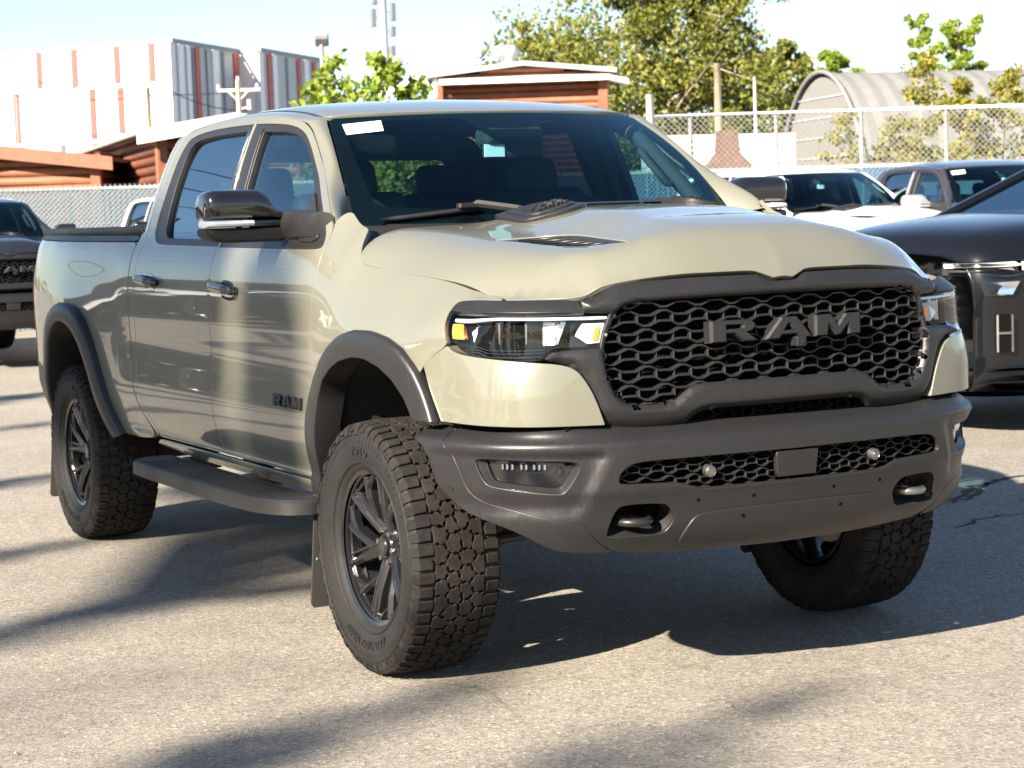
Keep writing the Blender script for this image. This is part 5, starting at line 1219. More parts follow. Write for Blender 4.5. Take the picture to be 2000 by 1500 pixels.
# ---------------------------------------------------------------- log cabins
MT['log'] = M('red_brown_log', (.215, .075, .036), .62, 0, .22, 5, .2, 60); MT['logdark'] = M('dark_brown_log', (.17, .062, .036), .65, 0, .2, 5, .2, 60)
MT['fascia'] = M('white_trim_board', (.74, .72, .69), .6, 0, .06); MT['roofbrown'] = M('brown_fascia', (.22, .085, .05), .7, 0, .15); MT['galv0'] = M('pale_grey_roof', (.36, .38, .40), .6, 0, .08); MT['shingle'] = M('grey_roofing', (.20, .19, .18), .85, 0, .2, 12)
def log_cabin(label, A, Bp, depth, eave, ridge, course, mat, roofm, fasc, ridge_t=.5, over=.35, fs=.17, th=.07, group='log cabins beyond the fence', post=True):
    """cabin whose front wall runs from A to Bp (plan points), gable towards the camera"""
    A = Vector((A[0], A[1], 0)); Bp = Vector((Bp[0], Bp[1], 0)); ax = Bp-A; L = ax.length; ax.normalize(); nx = Vector((-ax.y, ax.x, 0))
    if nx.dot(CAM-A) < 0: nx = -nx
    t = thing('log_cabin', label, 'cabin', A, math.atan2(ax.y, ax.x), group)
    s = 1 if Vector((-ax.y, ax.x, 0)).dot(CAM-A) > 0 else -1      # local +y*s faces the camera
    b = B(); b.box((L/2, -s*depth/2, eave/2), (L-.1, depth-.1, eave)); b.prism([(0.1, eave-.05), (L-.1, eave-.05), (L*ridge_t, ridge-.1)], lambda u, v, d: (u, d, v), -s*.06, -s*(depth-.06)); b.out('wall', mat, t, fix=True)
    n = max(3, int(eave/course)+int((ridge-eave)/course)+1); h = course
    for k in range(n):
        z = h*(k+.5)
        if z < eave: x0, x1 = -.06, L+.06
        else:
            f_ = (z-eave)/max(ridge-eave, .01)
            if f_ > .9: break
            x0, x1 = L*ridge_t*f_, L-L*(1-ridge_t)*f_
        b = B(); dz = random.uniform(-.006, .006)
        b.tube([(x0, -s*.02, z+dz), ((x0+x1)/2, -s*.02+random.uniform(-.01, .01), z), (x1, -s*.02, z-dz)], h*.54, 8); b.out('log', mat, t, True)
        if z < eave:
            for xx in (0, L):
                b = B(); b.tube([(xx, s*.06, z+h*.5), (xx, -s*depth, z+h*.5)], h*.54, 8); b.out('log', mat, t, True)
    if post:
        for xx in (0, L): b = B(); b.rbox((xx, s*.07, eave/2), (.2, .2, eave), .02, 1); b.out('corner_post', mat, t)
    r0, r1 = -over, L+over; zl = eave-(ridge-eave)/max(L*ridge_t, .1)*over; zr = eave-(ridge-eave)/max(L*(1-ridge_t), .1)*over
    sec = [(r0, zl), (L*ridge_t, ridge), (r1, zr), (r1, zr+th), (L*ridge_t, ridge+th), (r0, zl+th)]
    b = B(); b.prism(sec, lambda u, v, d: (u, d, v), s*(over), -s*(depth+over)); b.out('roof', roofm, t, fix=True)
    sec = [(r0-.02, zl-fs), (L*ridge_t, ridge-fs), (r1+.02, zr-fs), (r1+.02, zr+th+.01), (L*ridge_t, ridge+th+.01), (r0-.02, zl+th+.01)]
    b = B(); b.prism(sec, lambda u, v, d: (u, d, v), s*(over+.05), s*(over+.004)); b.out('fascia_board', fasc, t, fix=True)
    return t
def cab_at(label, pxl, pxr, dl, dr, eave_px, ridge_px, depth, course, mat, roofm, fasc, **k):
    A, Bq = gp(pxl, dl), gp(pxr, dr); pm = (pxl+pxr)/2
    return log_cabin(label, A, Bq, depth, hz(*eave_px), hz(*ridge_px), course, mat, roofm, fasc, **k)
cab_at('low log cabin with brown fascia behind the pale fence at the far left', -190, 203, 38, 38, (203, 312, 38), (15, 293, 38), 5, .17, MT['log'], MT['shingle'], MT['roofbrown'], ridge_t=.52)
log_cabin('log cabin with white sloping fascia half hidden by the olive cab', gp(328, 36), gp(600, 36.8), 10, 3.22, 3.42, .17, MT['log'], MT['shingle'], MT['fascia'], ridge_t=.5, over=.45)
cab_at('red brown log cabin with two white eaves above the olive truck roof', 872, 1190, 41, 41, (1190, 141, 41), (1034, 130, 41), 6, .125, MT['log'], MT['galv0'], MT['galv0'], ridge_t=.52, over=.25, fs=.02, th=.06)
# lower eave of that cabin and the gutter at its left
t = thing('porch_roof', 'white lower eave strip on the front of the red brown log cabin', 'roof', gp(872, 40.5)); A = at(857, 166, 40.2)-Vector(t.location); Bq = at(1192, 155, 40.2)-Vector(t.location)
b = B(); dirv = (Bq-A).normalized(); bk = Vector((CF.x, CF.y, 0)).normalized()
b.add([A, Bq, Bq+Vector((0, 0, .09)), A+Vector((0, 0, .09)), A+bk*.6+Vector((0, 0, .1)), Bq+bk*.6+Vector((0, 0, .1)), Bq+bk*.6+Vector((0, 0, .19)), A+bk*.6+Vector((0, 0, .19))], [(0, 1, 2, 3), (3, 2, 6, 7), (4, 7, 6, 5), (0, 4, 5, 1), (0, 3, 7, 4), (1, 5, 6, 2)]); b.out('fascia_board', MT['fascia'], t, fix=True)
b = B(); q = Bq; e = at(1228, 163, 40.2)-Vector(t.location); b.add([q, e, e+Vector((0, 0, .10)), q+Vector((0, 0, .09)), q+bk*.6, e+bk*.6, e+bk*.6+Vector((0, 0, .10)), q+bk*.6+Vector((0, 0, .09))], [(0, 1, 2, 3), (3, 2, 6, 7), (4, 7, 6, 5), (0, 4, 5, 1), (0, 3, 7, 4), (1, 5, 6, 2)]); b.out('eave_end', MT['fascia'], t, fix=True)
b = B(); A = at(725, 196, 40.5)-Vector(t.location); Bq = at(850, 142, 40.5)-Vector(t.location); b.tube([A, Bq], .09, 6); b.tube([Bq, Bq+Vector((0, 0, -.5))], .08, 6); b.out('gutter', MT['fascia'], t)
t = thing('roof_vent', 'round white metal ventilator on the roof of the red brown cabin', 'vent', at(994, 128, 43)); b = B(); b.lathe([(.0, .42), (.14, .42), (.20, .36), (.22, .28), (.20, .20), (.14, .16), (.12, .10), (.12, -.3)][::-1], 20, axis='z'); b.out('vent_head', MT['steel'] if False else M('galvanised', (.6, .6, .6), .4, .5), t, True)
b = B(); b.rbox((0, -.22, .30), (.3, .24, .24), .08); b.out('vent_hood', bpy.data.materials['galvanised'], t)
# ---------------------------------------------------------------- striped building
MT['clad'] = M('white_cladding', (.78, .78, .77), .5, 0, .03); MT['cladred'] = M('red_cladding', (.42, .06, .05), .5, 0, .08); MT['cladgreyshaded'] = M('grey_and_shaded_cladding', (.42, .45, .49), .5, 0, .05); MT['cladlight'] = M('light_cladding', (.80, .84, .88), .5, 0, .03); MT['cap'] = M('roof_flashing', (.2, .22, .25), .5, 0, .1)
def striped_building():
    t = thing('striped_building', 'large white industrial hall with vertical red cladding stripes', 'building', gp(355, 85))
    O = Vector(t.location)
    cor = [gp(-150, 91), gp(357, 85), gp(488, 91.6), gp(527, 91), gp(652, 98.5)]; H = hz(357, 88, 85); Hs = [hz(-150, 122, 91), H, H-.0, hz(527, 107, 91), hz(645, 125, 98)]
    H = 9.15
    def wall(a, c, mat, h=H, nm='wall', h0=0., o_=0.):
        d = (c-a).normalized(); n_ = Vector((d.y, -d.x, 0)); n_ = n_ if n_.dot(CAM-a) > 0 else -n_
        f = n_*o_; k = n_*(o_-.05 if o_ else -.3); b = B()
        V = [a+f-O, c+f-O, a+k-O, c+k-O]; b.add([(v.x, v.y, z) for z in (h0, h) for v in V], [(0, 1, 5, 4), (2, 6, 7, 3), (4, 5, 7, 6), (0, 4, 6, 2), (1, 3, 7, 5), (0, 2, 3, 1)]); return b.out(nm, mat, t, fix=True)
    for i, mt in zip(range(4), (MT['clad'], MT['cladgreyshaded'], MT['clad'], MT['cladgreyshaded'])):  # walls turned from the sun: white cladding with its shade painted in as grey
        wall(cor[i], cor[i+1], mt); wall(cor[i], cor[i+1], MT['cap'], H+.16, 'roof_edge', H-.02, .09)
    def stripe(i, px, y0, y1, mat, w=.30, nm='cladding_stripe'):
        a, c = cor[i], cor[i+1]; d = c-a; best = min(np.linspace(0, 1, 800), key=lambda s: abs(((a+d*s-CAM).dot(CR))/((a+d*s-CAM).dot(CF))*3948.8+1000-px))
        p = a+d*best; D_ = (p-CAM).dot(CF); u = d.normalized()*w/2; z1 = min(hz(px, y0, D_), H-.04); z0 = hz(px, y1, D_) if y1 else 0.
        wall(p-u, p+u, mat, z1, nm, z0, .06)
    for px, y0, y1 in ((98, 100, 174), (166, 90, 171), (248, 90, 164), (316, 85, 160), (50, 185, 281), (198, 176, 272), (252, 172, 261), (199, 280, 340), (135, 283, 330), (56, 288, 330), (2, 190, 285), (-60, 105, 180)): stripe(0, px, y0, y1, MT['cladred'])
    for k in range(16): stripe(0, -60+k*27.5, 70, 0, MT['cladlight'] if k % 2 else MT['cladgreyshaded'], .035, 'cladding_seam')
    for px, mt, w in ((370, 'cladlight', .5), (385, 'cladlight', .35), (402, 'cladred', .45), (437, 'cladlight', .6), (452, 'cap', .2), (476, 'cladred', .45), (420, 'cap', .12), (393, 'cap', .12)): stripe(1, px, 80, 0, MT[mt], w)
    for px, mt, w in ((541, 'cladred', .45), (551, 'cladlight', .45), (575, 'cap', .2), (598, 'cladred', .45), (612, 'cladlight', .5), (627, 'cladred', .4)): stripe(3, px, 80, 0, MT[mt], w)
    sx_ = Vector((CR.x, CR.y, 0)); a, c = cor[0], cor[4]; bk_ = Vector((CF.x, CF.y, 0)).normalized()*20
    b = B(); V = [p-O for p in cor]+[cor[4]+bk_-sx_*9-O, cor[0]+bk_-O]; b.add([(v.x, v.y, H-.2) for v in V], [tuple(range(len(V)))]); b.out('roof', MT['cap'], t)
striped_building()
# ---------------------------------------------------------------- poles, lamp, mast
MT['wood'] = M('weathered_wood', (.30, .24, .16), .85, 0, .25, 8); MT['whitewood'] = M('pale_pole', (.62, .58, .54), .8, 0, .1); MT['galv'] = bpy.data.materials['galvanised']
MT['polemetal'] = M('white_pole_paint', (.70, .72, .74), .5, 0, .05)
def pole(name, label, cat, px, ytop, d, r, mat, group=None, extra=None):
    p = gp(px, d); t = thing(name, label, cat, p, 0, group); h = hz(px, ytop, d); b = B(); b.tube([(0, 0, 0), (0, 0, h/2), (0, 0, h)], [r, r*.95, r*.85], 10); b.out('pole', mat, t, True)
    if extra: extra(t, h)
    return t
sx = Vector((CR.x, CR.y, 0)).normalized()
def lamp_x(t, h):
    b = B(); a = math.atan2(sx.y, sx.x); Mz = Matrix.Rotation(a, 3, 'Z') @ Matrix.Rotation(.35, 3, 'X')
    b.rbox((0, 0, h+.10), (.32, .10, .28), .02, 1, 0, Mz); o = b.out('lamp_head', MT['cap'], t)
    b = B(); b.rbox(tuple(Mz @ Vector((0, -.055, -.03))+Vector((0, 0, h+.10))), (.26, .02, .15), .005, 1, 0, Mz); b.out('lamp_glass', MT['steel'], o)
pole('lamp_post', 'slim white lamp post with square floodlight head left of the green sapling', 'lamp post', 649, 90, 45, .055, MT['polemetal'], None, lamp_x)
def cross_x(t, h):
    b = B(); a = Vector((sx.x, sx.y, 0)); z = hz(484, 178, 75)
    b.tube([-a*.75+Vector((0, 0, z)), a*.80+Vector((0, 0, z))], .06, 6); b.tube([-a*.40+Vector((0, 0, z)), Vector((0, 0, z-.4))], .03, 5); b.tube([a*.40+Vector((0, 0, z)), Vector((0, 0, z-.4))], .03, 5); b.out('cross_arm', MT['whitewood'], t)
    for k in (-.72, .70, .0):
        b = B(); b.lathe([(0, .2), (.06, .18), (.05, .1), (.07, .05), (.04, 0)], 8, axis='z'); b.v = [(x+a.x*k, y+a.y*k, zz+(z+.04 if k else h-.06)) for x, y, zz in b.v]; b.out('insulator', MT['whitewood'], t)
    b = B(); b.tube([Vector((0, 0, z-.7)), a*.38+Vector((0, 0, z-.62))], .03, 5); b.tube([a*.38+Vector((0, 0, z-.72)), a*.38+Vector((0, 0, z-.35))], .07, 6); b.out('switch_gear', MT['whitewood'], t)
pole('utility_pole', 'pale utility pole with a cross arm before the striped building', 'utility pole', 484, 158, 75, .11, MT['whitewood'], None, cross_x)
pole('utility_pole', 'short brown wooden pole before the white striped wall', 'utility pole', 309, 172, 70, .09, MT['wood'])
pole('utility_pole', 'thick brown wooden pole behind the chain link fence, before the big tree', 'utility pole', 1412, 126, 42, .085, MT['wood'])
pole('metal_post', 'thin white post right of the brown wooden pole', 'post', 1484, 152, 41, .035, MT['polemetal'])
pole('metal_post', 'stout white gate post at the left end of the tall chain link fence', 'post', 1280, 186, 33, .075, MT['polemetal'])
MT['mast'] = M('mast_grey', (.13, .14, .16), .6, 0, .1)
def mast_x(t, h):
    b = B()
    for k in range(14):
        z = 16.2+k*.75
        for q in (-1, 1): b.tube([(sx.x*.22*q, sx.y*.22*q, z), (-sx.x*.22*q, -sx.y*.22*q, z+.75)], .025, 4)
    b.out('ladder_brace', MT['mast'], t)
    for k, (o_, z) in enumerate(((-.80, 17.2), (.75, 17.6), (-.65, 18.9), (.70, 16.1), (.62, 14.6), (-.85, 20.3), (.7, 19.4))):
        b = B(); b.rbox((sx.x*o_, sx.y*o_, z), (.42, .42, 1.4 if k < 3 else .8), .04, 1); b.tube([(0, 0, z), (sx.x*o_, sx.y*o_, z)], .04, 5); b.out('antenna', MT['mast'], t)
pole('telecom_mast', 'tall white telecom mast with antennas rising out of the picture', 'mast', 770, -160, 160, .34, MT['cladgreyshaded'], None, mast_x)
def wire(p, q, sag, lab, r=.018):
    b = B(); P = [p.lerp(q, t)-Vector((0, 0, sag*4*t*(1-t))) for t in np.linspace(0, 1, 14)]; o = b.tube(P, r, 4).out('power_line', MT['trim_black']); return prop(o, lab, 'cable', 'power lines at the striped building')
wire(at(-80, 168, 70), at(309, 186, 70), .3, 'thin dark power line ending at the short brown pole'); wire(at(484, 178, 75), at(-80, 120, 84), .6, 'thin dark power line at the cross arm, passing the red stripes'); wire(at(484, 216, 75), at(330, 176, 72), .2, 'thin dark sagging power line low across the shaded grey wall')
# ---------------------------------------------------------------- fences
MT['slatpale'] = M('pale_slat', (.17, .235, .28), .5, 0, .08); MT['slatblue'] = M('blue_slat', (.045, .15, .30), .5, 0, .12); MT['wire'] = M('galvanised_wire', (.24, .24, .235), .45, .3, .08)
def fence(label, a, c, z0, z1, slat=None, posts=3, pitch=.095, top_barb=False, zs=0., name='chain_link_fence', group=None):
    a = Vector((a.x, a.y, 0)); c = Vector((c.x, c.y, 0)); L = (c-a).length; t = thing(name, label, 'fence', a, math.atan2(c.y-a.y, c.x-a.x), group)
    s = 1 if Vector((-(c-a).y, (c-a).x, 0)).dot(CAM-a) > 0 else -1
    for k in range(posts):
        x = L*(k+.5)/posts; b = B(); b.tube([(x, -s*.06, 0), (x, -s*.06, z1+.04)], .035, 8); b.out('post', MT['polemetal'], t, True)
    b = B(); b.tube([(0, -s*.03, z1), (L, -s*.03, z1)], .028, 8); b.out('top_rail', MT['polemetal'], t, True)
    if z0 > .5: b = B(); b.tube([(0, -s*.03, z0), (L, -s*.03, z0)], .03, 8); b.out('bottom_rail', MT['polemetal'], t, True)
    b = B(); r = .0055; h = z1-z0+(.06 if top_barb else 0); n = int((L+h)/pitch)
    for k in range(n):
        for sg in (1, -1):
            x0 = k*pitch-h; x1 = x0+h; za, zb = z0, z0+h
            if x0 < 0: za += -x0; x0 = 0
            if x1 > L: zb -= x1-L; x1 = L
            if x1-x0 < .02: continue
            p, q = ((x0, s*.02, za), (x1, s*.02, zb)) if sg > 0 else ((L-x0, s*.026, za), (L-x1, s*.026, zb))
            b.tube([p, q], r, 3, cap=False)
    o = b.out('wire_mesh', MT['wire'], t); o['kind'] = 'stuff'
    if slat:
        n = int(L/.085); me = None
        for k in range(n):
            if me is None:
                b = B(); b.box((0, 0, (zs+z1-.03)/2), (.078, .008, z1-.03-zs)); o = b.out('slat', slat, t); me = o.data
            else: o = bpy.data.objects.new('slat', me); COL.objects.link(o); o.parent = t
            o.location = ((k+.5)*.085, -s*.002, random.uniform(-.01, .01))
    return t
fence('long chain link fence woven with pale slats behind the dark grey pickup', gp(-150, 31), gp(640, 32), 0, 2.16, MT['slatpale'], 4, .075, True)
fence('low chain link fence woven with blue slats behind the white pickup', gp(640, 32), gp(2080, 33.5), 0, 2.14, MT['slatblue'], 6, .075, True)
fence('tall open chain link fence with a white top rail below the quonset hut', gp(1275, 34), gp(2100, 34.5), 2.05, 3.10, None, 5, .098)
# ---------------------------------------------------------------- quonset hut, trailer, hopper
def quonset():
    p = gp(1610, 46); ax = (gp(2150, 47.5)-p).normalized(); t = thing('quonset_hut', 'pale arched quonset hut behind the chain link fence at right', 'hut', p, math.atan2(ax.y, ax.x))
    H = hz(1600, 147, 46); Rr = 3.1; sd = 1 if Vector((-ax.y, ax.x, 0)).dot(CAM-p) > 0 else -1
    MT['hut'] = M('pale_sheet', (.17, .17, .168), .6, 0, .06)
    arcp = [(Rr*math.cos(a), H*math.sin(a)) for a in np.linspace(0, PI, 29)]; nR = 46; V = []
    for i in range(nR):
        x = .22*i; k = 1+.006*(i % 2)
        V += [(x, y*k, z*k) for y, z in arcp]
    b = B(); b.add(V, [(i*29+j, i*29+j+1, (i+1)*29+j+1, (i+1)*29+j) for i in range(nR-1) for j in range(28)]); b.out('arched_roof', MT['hut'], t, fix=True)
    b = B(); b.add([(.05, y*.985, z*.985) for y, z in arcp], [tuple(range(29))]); b.out('end_wall', MT['hut'], t)
    for k in range(9):
        b = B(); z = H*(.08+.1*k); w = Rr*.98*math.sqrt(max(0, 1-(z/H)**2)); b.box((.035, 0, z), (.02, 2*w, .02)); b.out('panel_joint', MT['cladgreyshaded'], t)
    b = B(); b.tube([(-.02, y*1.01, z*1.01) for y, z in arcp], .055, 6); b.out('rim_arch', MT['hut'], t, True)
quonset()
t = thing('white_trailer', 'long white panelled trailer behind the open chain link fence', 'trailer', gp(1270, 40)); a = gp(1270, 40)-gp(1270, 40); c = gp(1560, 41)-gp(1270, 40); zt = hz(1420, 259, 40); n_ = 4
for k in range(n_):
    z0, z1 = .55+(zt-.55)*k/n_, .55+(zt-.55)*(k+1)/n_-.025; b = B(); V = [(p.x+o_.x, p.y+o_.y, z) for z in (z0, z1) for p in (a, c) for o_ in (Vector((0, 0, 0)), Vector((-.85, .45, 0))*2.4)]
    b.add(V, [(0, 2, 6, 4), (1, 5, 7, 3), (4, 6, 7, 5), (0, 1, 3, 2), (0, 4, 5, 1), (2, 3, 7, 6)]); b.out('panel', MT['clad'], t, fix=True)
for f_ in (.15, .8):
    b = B(); p = c*f_+Vector((-.5, .25, .42)); b.lathe([(0, -.15), (.42, -.15), (.42, .15), (0, .15)], 20); b.v = [(x+p.x, y+p.y, z+p.z) for x, y, z in b.v]; b.out('wheel', MT['rubber'], t)
t = thing('wooden_hopper', 'dark brown flared wooden box before the white trailer', 'hopper', gp(1428, 38)); MT['hop'] = M('dark_brown_board', (.10, .055, .04), .8, 0, .3)
b = B(); zt = hz(1425, 256, 38); V = []
for z, w in ((0, .52), (hz(1425, 325, 38), .40), (hz(1425, 300, 38), .22), (zt, .19)): V += [(sx.x*w*a+bk.x*w*c, sx.y*w*a+bk.y*w*c, z) for a, c in ((-1, -1), (1, -1), (1, 1), (-1, 1))]
b.add(V, [(i*4+j, i*4+(j+1) % 4, i*4+4+(j+1) % 4, i*4+4+j) for i in range(3) for j in range(4)]+[(12, 13, 14, 15)]); b.out('box', MT['hop'], t, fix=True)
# ---------------------------------------------------------------- trees and shrubs
def leafmat(name, c0, c1, trans=.5):
    m, nt, b_ = newmat(name); setp(b_, rough=.55, spec=.3)
    g_ = nt.nodes.new('ShaderNodeNewGeometry'); col = ramp(nt, g_.outputs['Random Per Island'], [(0, c0), (1, c1)]); nt.links.new(col, b_.inputs['Base Color'])
    tr = nt.nodes.new('ShaderNodeBsdfTranslucent'); nt.links.new(mixc(nt, 1, col, (1.5, 1.5, .7), 'MULTIPLY'), tr.inputs[0]); mx = nt.nodes.new('ShaderNodeMixShader'); mx.inputs[0].default_value = trans*.6
    out = nt.nodes['Material Output']; nt.links.new(b_.outputs[0], mx.inputs[1]); nt.links.new(tr.outputs[0], mx.inputs[2]); nt.links.new(mx.outputs[0], out.inputs[0]); return m
MT['leaf'] = leafmat('green_leaf', (.085, .112, .018), (.21, .205, .045)); MT['leafbright'] = leafmat('bright_leaf', (.12, .19, .018), (.25, .30, .045)); MT['leafyel'] = leafmat('yellowing_leaf', (.10, .14, .018), (.30, .24, .035)); MT['leafdark'] = leafmat('dark_leaf', (.055, .082, .018), (.13, .145, .03)); MT['needle'] = leafmat('needle', (.016, .028, .012), (.04, .06, .022), .2)
MT['bark'] = M('pale_bark', (.34, .28, .22), .85, 0, .2, 8); MT['barkdark'] = M('dark_bark', (.10, .075, .055), .9, 0, .25, 8)
def leaves(b, cen, rad, n, size, rg, droop=.3):
    c = np.array(cen); V = rg.normal(size=(n, 3)); V /= np.linalg.norm(V, axis=1)[:, None]; Rr = rg.uniform(.35, 1, (n, 1))**.6; P = c+V*Rr*np.array(rad)
    for p in P:
        a = rg.normal(size=3); a[2] -= droop; a /= np.linalg.norm(a); e = np.cross(a, rg.normal(size=3)); e /= max(np.linalg.norm(e), 1e-6); s = size*rg.uniform(.6, 1.3)
        b.add([p, p+a*s*.5+e*s*.34, p+a*s, p+a*s*.5-e*s*.34], [(0, 1, 2, 3)])
def tree(name, label, base, H, spread, crown0, nb, nl, size, leaf, bark, seed, group=None, lean=(0, 0), clump=.55, trunk_r=None, cat='tree'):
    rg = np.random.default_rng(seed); t = thing(name, label, cat, base, 0, group); tr = B(); lv = B(); r0 = trunk_r or H*.022
    tp = [np.array([lean[0]*k*k+.05*H*.1*math.sin(seed+3*k), lean[1]*k*k+.05*H*.1*math.cos(seed*2+4*k), H*.9*k]) for k in np.linspace(0, 1, 8)]
    tr.tube(tp, [r0*(1-.8*k) for k in np.linspace(0, 1, 8)], 8)
    for k in range(nb):
        f_ = crown0+(1-crown0)*(k+.5)/nb; i = f_*7; p0 = tp[int(min(i, 6))]+(tp[min(int(i)+1, 7)]-tp[int(min(i, 6))])*(i-int(i) if i < 7 else 1); az = k*2.4+rg.uniform(-.5, .5)
        ln = spread*(1-.75*((f_-crown0)/(1-crown0))**1.3)*rg.uniform(.55, 1.1); up = rg.uniform(.25, .9)
        p1 = p0+np.array([math.cos(az)*ln*.5, math.sin(az)*ln*.5, ln*up*.35]); p2 = p0+np.array([math.cos(az+.2)*ln, math.sin(az+.2)*ln, ln*up*.8]); rb = r0*.42*(1-f_*.6)
        tr.tube([p0, p1, p2], [rb, rb*.6, rb*.2], 6)
        for q in range(3):
            f2 = .45+.28*q; c = p0+(p2-p0)*f2+rg.normal(size=3)*ln*.16; rr = clump*(.6+.5*rg.random())*max(ln, .5)*.62
            tr.tube([p0+(p2-p0)*f2*.8, c], [rb*.35, rb*.12], 4, cap=False)
            leaves(lv, c, (rr, rr, rr*.75), int(nl/(nb*3)), size, rg)
    tr.out('trunk', bark, t, True); o = lv.out('crown', leaf, t); return t
G_T = 'trees beyond the fence'
tree('tree', 'largest leafy tree, tall with pale twisted branches, right of the red brown cabin', gp(1300, 56), 10.2, 4.4, .14, 54, 42000, .15, MT['leaf'], MT['bark'], 5, G_T, (.3, .6), .55, .16)
tree('tree', 'leafy tree leaning over the roof of the red brown log cabin', gp(1090, 58), 7.0, 2.6, .25, 26, 13000, .15, MT['leaf'], MT['bark'], 8, G_T)
tree('tree', 'rounded olive green tree between the big tree and the quonset hut', gp(1520, 64), 7.0, 2.5, .15, 28, 14000, .16, MT['leaf'], MT['barkdark'], 9, G_T)
tree('tree', 'low green tree at the left foot of the quonset hut', gp(1440, 62), 5.0, 2.4, .1, 22, 10000, .17, MT['leafdark'], MT['barkdark'], 19, G_T)
tree('tree', 'small pointed green tree peeping over the left of the quonset roof', gp(1640, 80), 8.0, 2.4, .2, 26, 17000, .15, MT['leafbright'], MT['barkdark'], 10, G_T)
tree('tree', 'thin airy tree rising above the middle of the quonset roof', gp(1800, 76), 9.2, 1.3, .35, 22, 6500, .14, MT['leafbright'], MT['bark'], 11, G_T)
tree('tree', 'bright green slender tree above the quonset roof, farthest right of the tall ones', gp(1880, 72), 8.6, 1.9, .3, 26, 15000, .135, MT['leafbright'], MT['bark'], 12, G_T)
tree('tree', 'low bushy green tree between the brown pole and the gate post', gp(1290, 60), 4.6, 2.4, .1, 20, 9000, .17, MT['leaf'], MT['barkdark'], 20, G_T)
tree('sapling', 'bright green sapling with big leaves right behind the olive truck roof', gp(765, 34), 4.5, 1.35, .30, 24, 2600, .145, MT['leafbright'], MT['barkdark'], 13, None, (0, 0), .6, .04)
tree('sapling', 'small bright green sapling beside the slim lamp post', gp(668, 35), 4.75, .8, .45, 14, 800, .14, MT['leafbright'], MT['barkdark'], 14, None, (0, 0), .6, .03)
tree('sapling', 'low bright green sapling left of the lamp post, against the striped building', gp(628, 36), 4.35, .55, .55, 10, 420, .16, MT['leafbright'], MT['barkdark'], 15, None, (0, 0), .6, .03)
tree('shrub', 'leafy green shrub seen through the olive truck rear window', gp(790, 30), 2.7, 1.1, .2, 16, 2600, .13, MT['leaf'], MT['barkdark'], 16, None, (0, 0), .7, .04, 'shrub')
tree('shrub', 'low yellow green shrub tips below the eave of the red brown cabin', gp(895, 36), 3.65, .75, .6, 8, 360, .15, MT['leafbright'], MT['barkdark'], 26, None, (0, 0), .5, .03, 'shrub')
G_S = 'yellowing shrubs along the tall fence'
for px, d, H, sp_, lab, sd, nl in ((1645, 36.5, 3.5, .7, 'thin yellowing shrub by the quonset arch, leftmost along the tall fence', 31, 480), (1735, 37, 3.2, .8, 'short rusty yellow shrub left of the tallest one at the fence', 32, 600), (1795, 37, 4.6, .9, 'tallest yellowing shrub, a thin spray above the fence rail', 33, 900), (1875, 36.5, 3.9, 1.1, 'broad yellow green shrub behind the grey brown pickup roof', 34, 1300), (1960, 37, 4.2, 1.0, 'orange tinged shrub at the right picture edge', 35, 1200)):
    tree('shrub', lab, gp(px, d), H, sp_, .25, 20, int(nl*2.2), .095, MT['leafyel'], MT['bark'], sd, G_S, (.1, .1), .6, .03, 'shrub')
o = None
rg = np.random.default_rng(77); far = B()
for k in range(330):
    az = rg.uniform(0, 2*PI); d = rg.uniform(150, 230); p = Vector((CAM.x+d*math.cos(az), CAM.y+d*math.sin(az), 0)); hh = rg.uniform(3, 6.0)
    leaves(far, (p.x, p.y, hh*.45), (3.2, 3.2, hh*.55), 60, 1.0, rg)
o = far.out('distant_woods', MT['leafdark']); o['kind'] = 'stuff'
def conifer(label, base, H, r, seed, group, whorls=64):
    rg = np.random.default_rng(seed); t = thing('spruce_tree', label, 'tree', base, 0, group); b = B(); b.tube([(0, 0, 0), (0, 0, H*.5), (0, 0, H)], [H*.011, H*.007, .008], 7); b.out('trunk', MT['barkdark'], t)
    b = B()
    for k in range(whorls):
        f_ = (k+.3)/whorls; z = H*(1-.9*f_); ln = r*(.06+.94*f_**.62)
        for j in range(6):
            az = k*1.1+j*PI/3+rg.uniform(-.25, .25); l2 = ln*rg.uniform(.2, 1.15); c, s = math.cos(az), math.sin(az); dz = -l2*.25+.12*l2; w = max(.07, l2*.30)
            p0 = np.array([0, 0, z]); p1 = np.array([c*l2*.6, s*l2*.6, z+dz*.5]); p2 = np.array([c*l2, s*l2, z+dz]); e = np.array([-s, c, -.15])
            b.add([p0, p1+e*w, p2, p1-e*w], [(0, 1, 2, 3)]); b.add([p0, p1+e*w*.2+np.array([0, 0, -w]), p2], [(0, 1, 2)])
    b.out('crown', MT['needle'], t); return t
G_C = 'spruces across the lot that throw the long shadows'
TS = Vector((.75, -1.65, 1.0))
def spruce_for(tip, H, r, lab, seed): conifer(lab, (tip[0]+TS.x*H-TS.x*tip[2], tip[1]+TS.y*H-TS.y*tip[2], 0), H, r, seed, G_C)

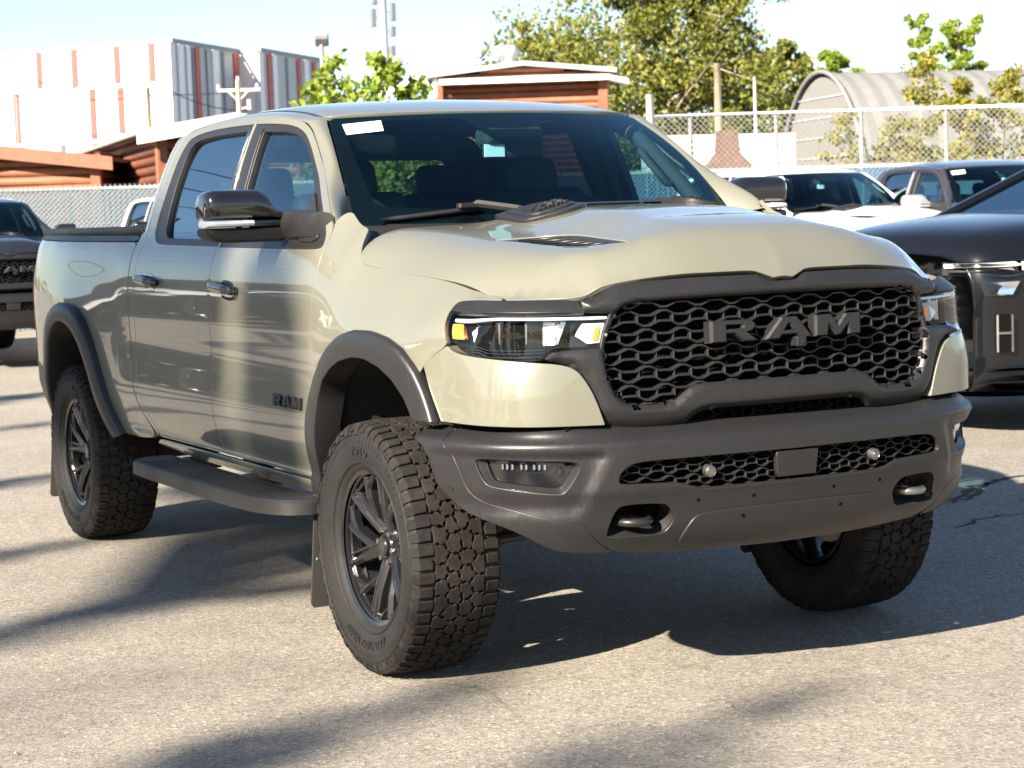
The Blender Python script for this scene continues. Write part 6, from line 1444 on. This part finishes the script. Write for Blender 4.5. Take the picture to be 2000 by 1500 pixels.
for tip, H, r, lab, sd in (((1.02, .10, 0), 15.5, 1.9, 'dark spruce in front of the lot, throwing the shadow nearest the bumper', 41), ((.22, -.62, 0), 14.5, 2.1, 'dark spruce whose shadow ends at the near front tyre', 42), ((-1.95, -1.03, 1.2), 16.5, 1.3, 'dark spruce whose shadow falls on the rear door', 43), ((-3.6, -1.03, .95), 15, 1.2, 'dark spruce whose shadow falls on the rear wheel arch', 44), ((-7.0, 1.0, 0), 14, 1.3, 'dark spruce shading the asphalt behind the olive truck', 45), ((-10.2, 1.2, 0), 15, 1.3, 'dark spruce shading the asphalt before the dark grey pickup', 46), ((-13.2, 2.2, 0), 14, 2.0, 'dark spruce farthest left in the row behind the camera', 47)):
    spruce_for(tip, H, r, lab, sd)
# a tall birch out of view, its bough shaped to shade the doors in streaks
def shade_bough_tree():
    d = 26.; U = Vector((.414, -.91, 0)); base = Vector((-2.0, -1.03, 0))+U*d; t = thing('tree', 'tall leafy tree across the lot, out of view, its bough shaped to shade the doors in streaks', 'tree', base, 0, G_C)
    b = B(); b.tube([(0, 0, 0), (.1, 0, 8), (0, .1, 15.2)], [.16, .12, .05], 8); pr = Vector((.91, .414, 0)); rg = np.random.default_rng(5)
    lv = B()
    for c, w in ((-2.45, .16), (-2.2, .20), (-1.85, .16), (-1.6, .2), (-1.3, .2), (-1.0, .2), (-.7, .2), (-.42, .2), (-.15, .2), (.12, .15), (.36, .17), (.80, .11), (.97, .06), (1.13, .07)):
        x_ = (c-2.25+.427)/.91; zm = .552*(26.1-(.414*x_+.937))+1.08
        for dz in (-.40, -.2, 0, .2, .4):
            if dz > .3 and c > .5: continue
            p = pr*(c+rg.uniform(-.04, .04))+Vector((0, 0, zm+dz)); b.tube([(0, .05, 14.0), tuple(p)], [.03, .008], 4); leaves(lv, tuple(p), (w, w, .20), 190, .11, rg)
    b.out('trunk', MT['bark'], t, True); lv.out('crown', MT['leaf'], t)
shade_bough_tree()
# log building and parked pickups on the side the olive truck's flank faces
log_cabin('long red brown log building beside the lot, facing the olive truck', (-44, -10.5), (-9, -17), 7, 2.9, 3.6, .19, MT['logdark'], MT['shingle'], MT['roofbrown'])
pickup('white pickup truck parked before the long log building', wh, (-12.5, -8.2, 0), R(80)); pickup('white pickup truck at the end of the row before the log building', wh, (-19.5, -6.6, 0), R(80)); pickup('dark grey pickup truck between the two white ones at the log building', dk, (-16, -7.4, 0), R(80))

for k, (z, lab) in enumerate(((6.2, 'lowest'), (7.1, 'second lowest'), (8.0, 'middle'), (8.8, 'second highest'), (9.7, 'highest'))):
    b = B(); P = [Vector((-27-7*q, -46+47*q, z-1.1*4*q*(1-q)*.5+.12*math.sin(q*9+k))) for q in np.linspace(0, 1, 22)]; prop(b.tube(P, .022, 4).out('power_line', MT['trim_black']), lab+' of five dark power lines over the lot beside the log building', 'cable', 'power lines over the lot')
for q, lab in ((0, 'far wooden pole carrying five power lines past the log building'), (1, 'near wooden pole carrying five power lines past the log building')):
    t = thing('utility_pole', lab, 'utility pole', (-27-7*q, -46+47*q, 0)); b = B(); b.tube([(0, 0, 0), (0, 0, 10.2)], [.15, .11], 8); b.out('pole', MT['wood'], t, True)
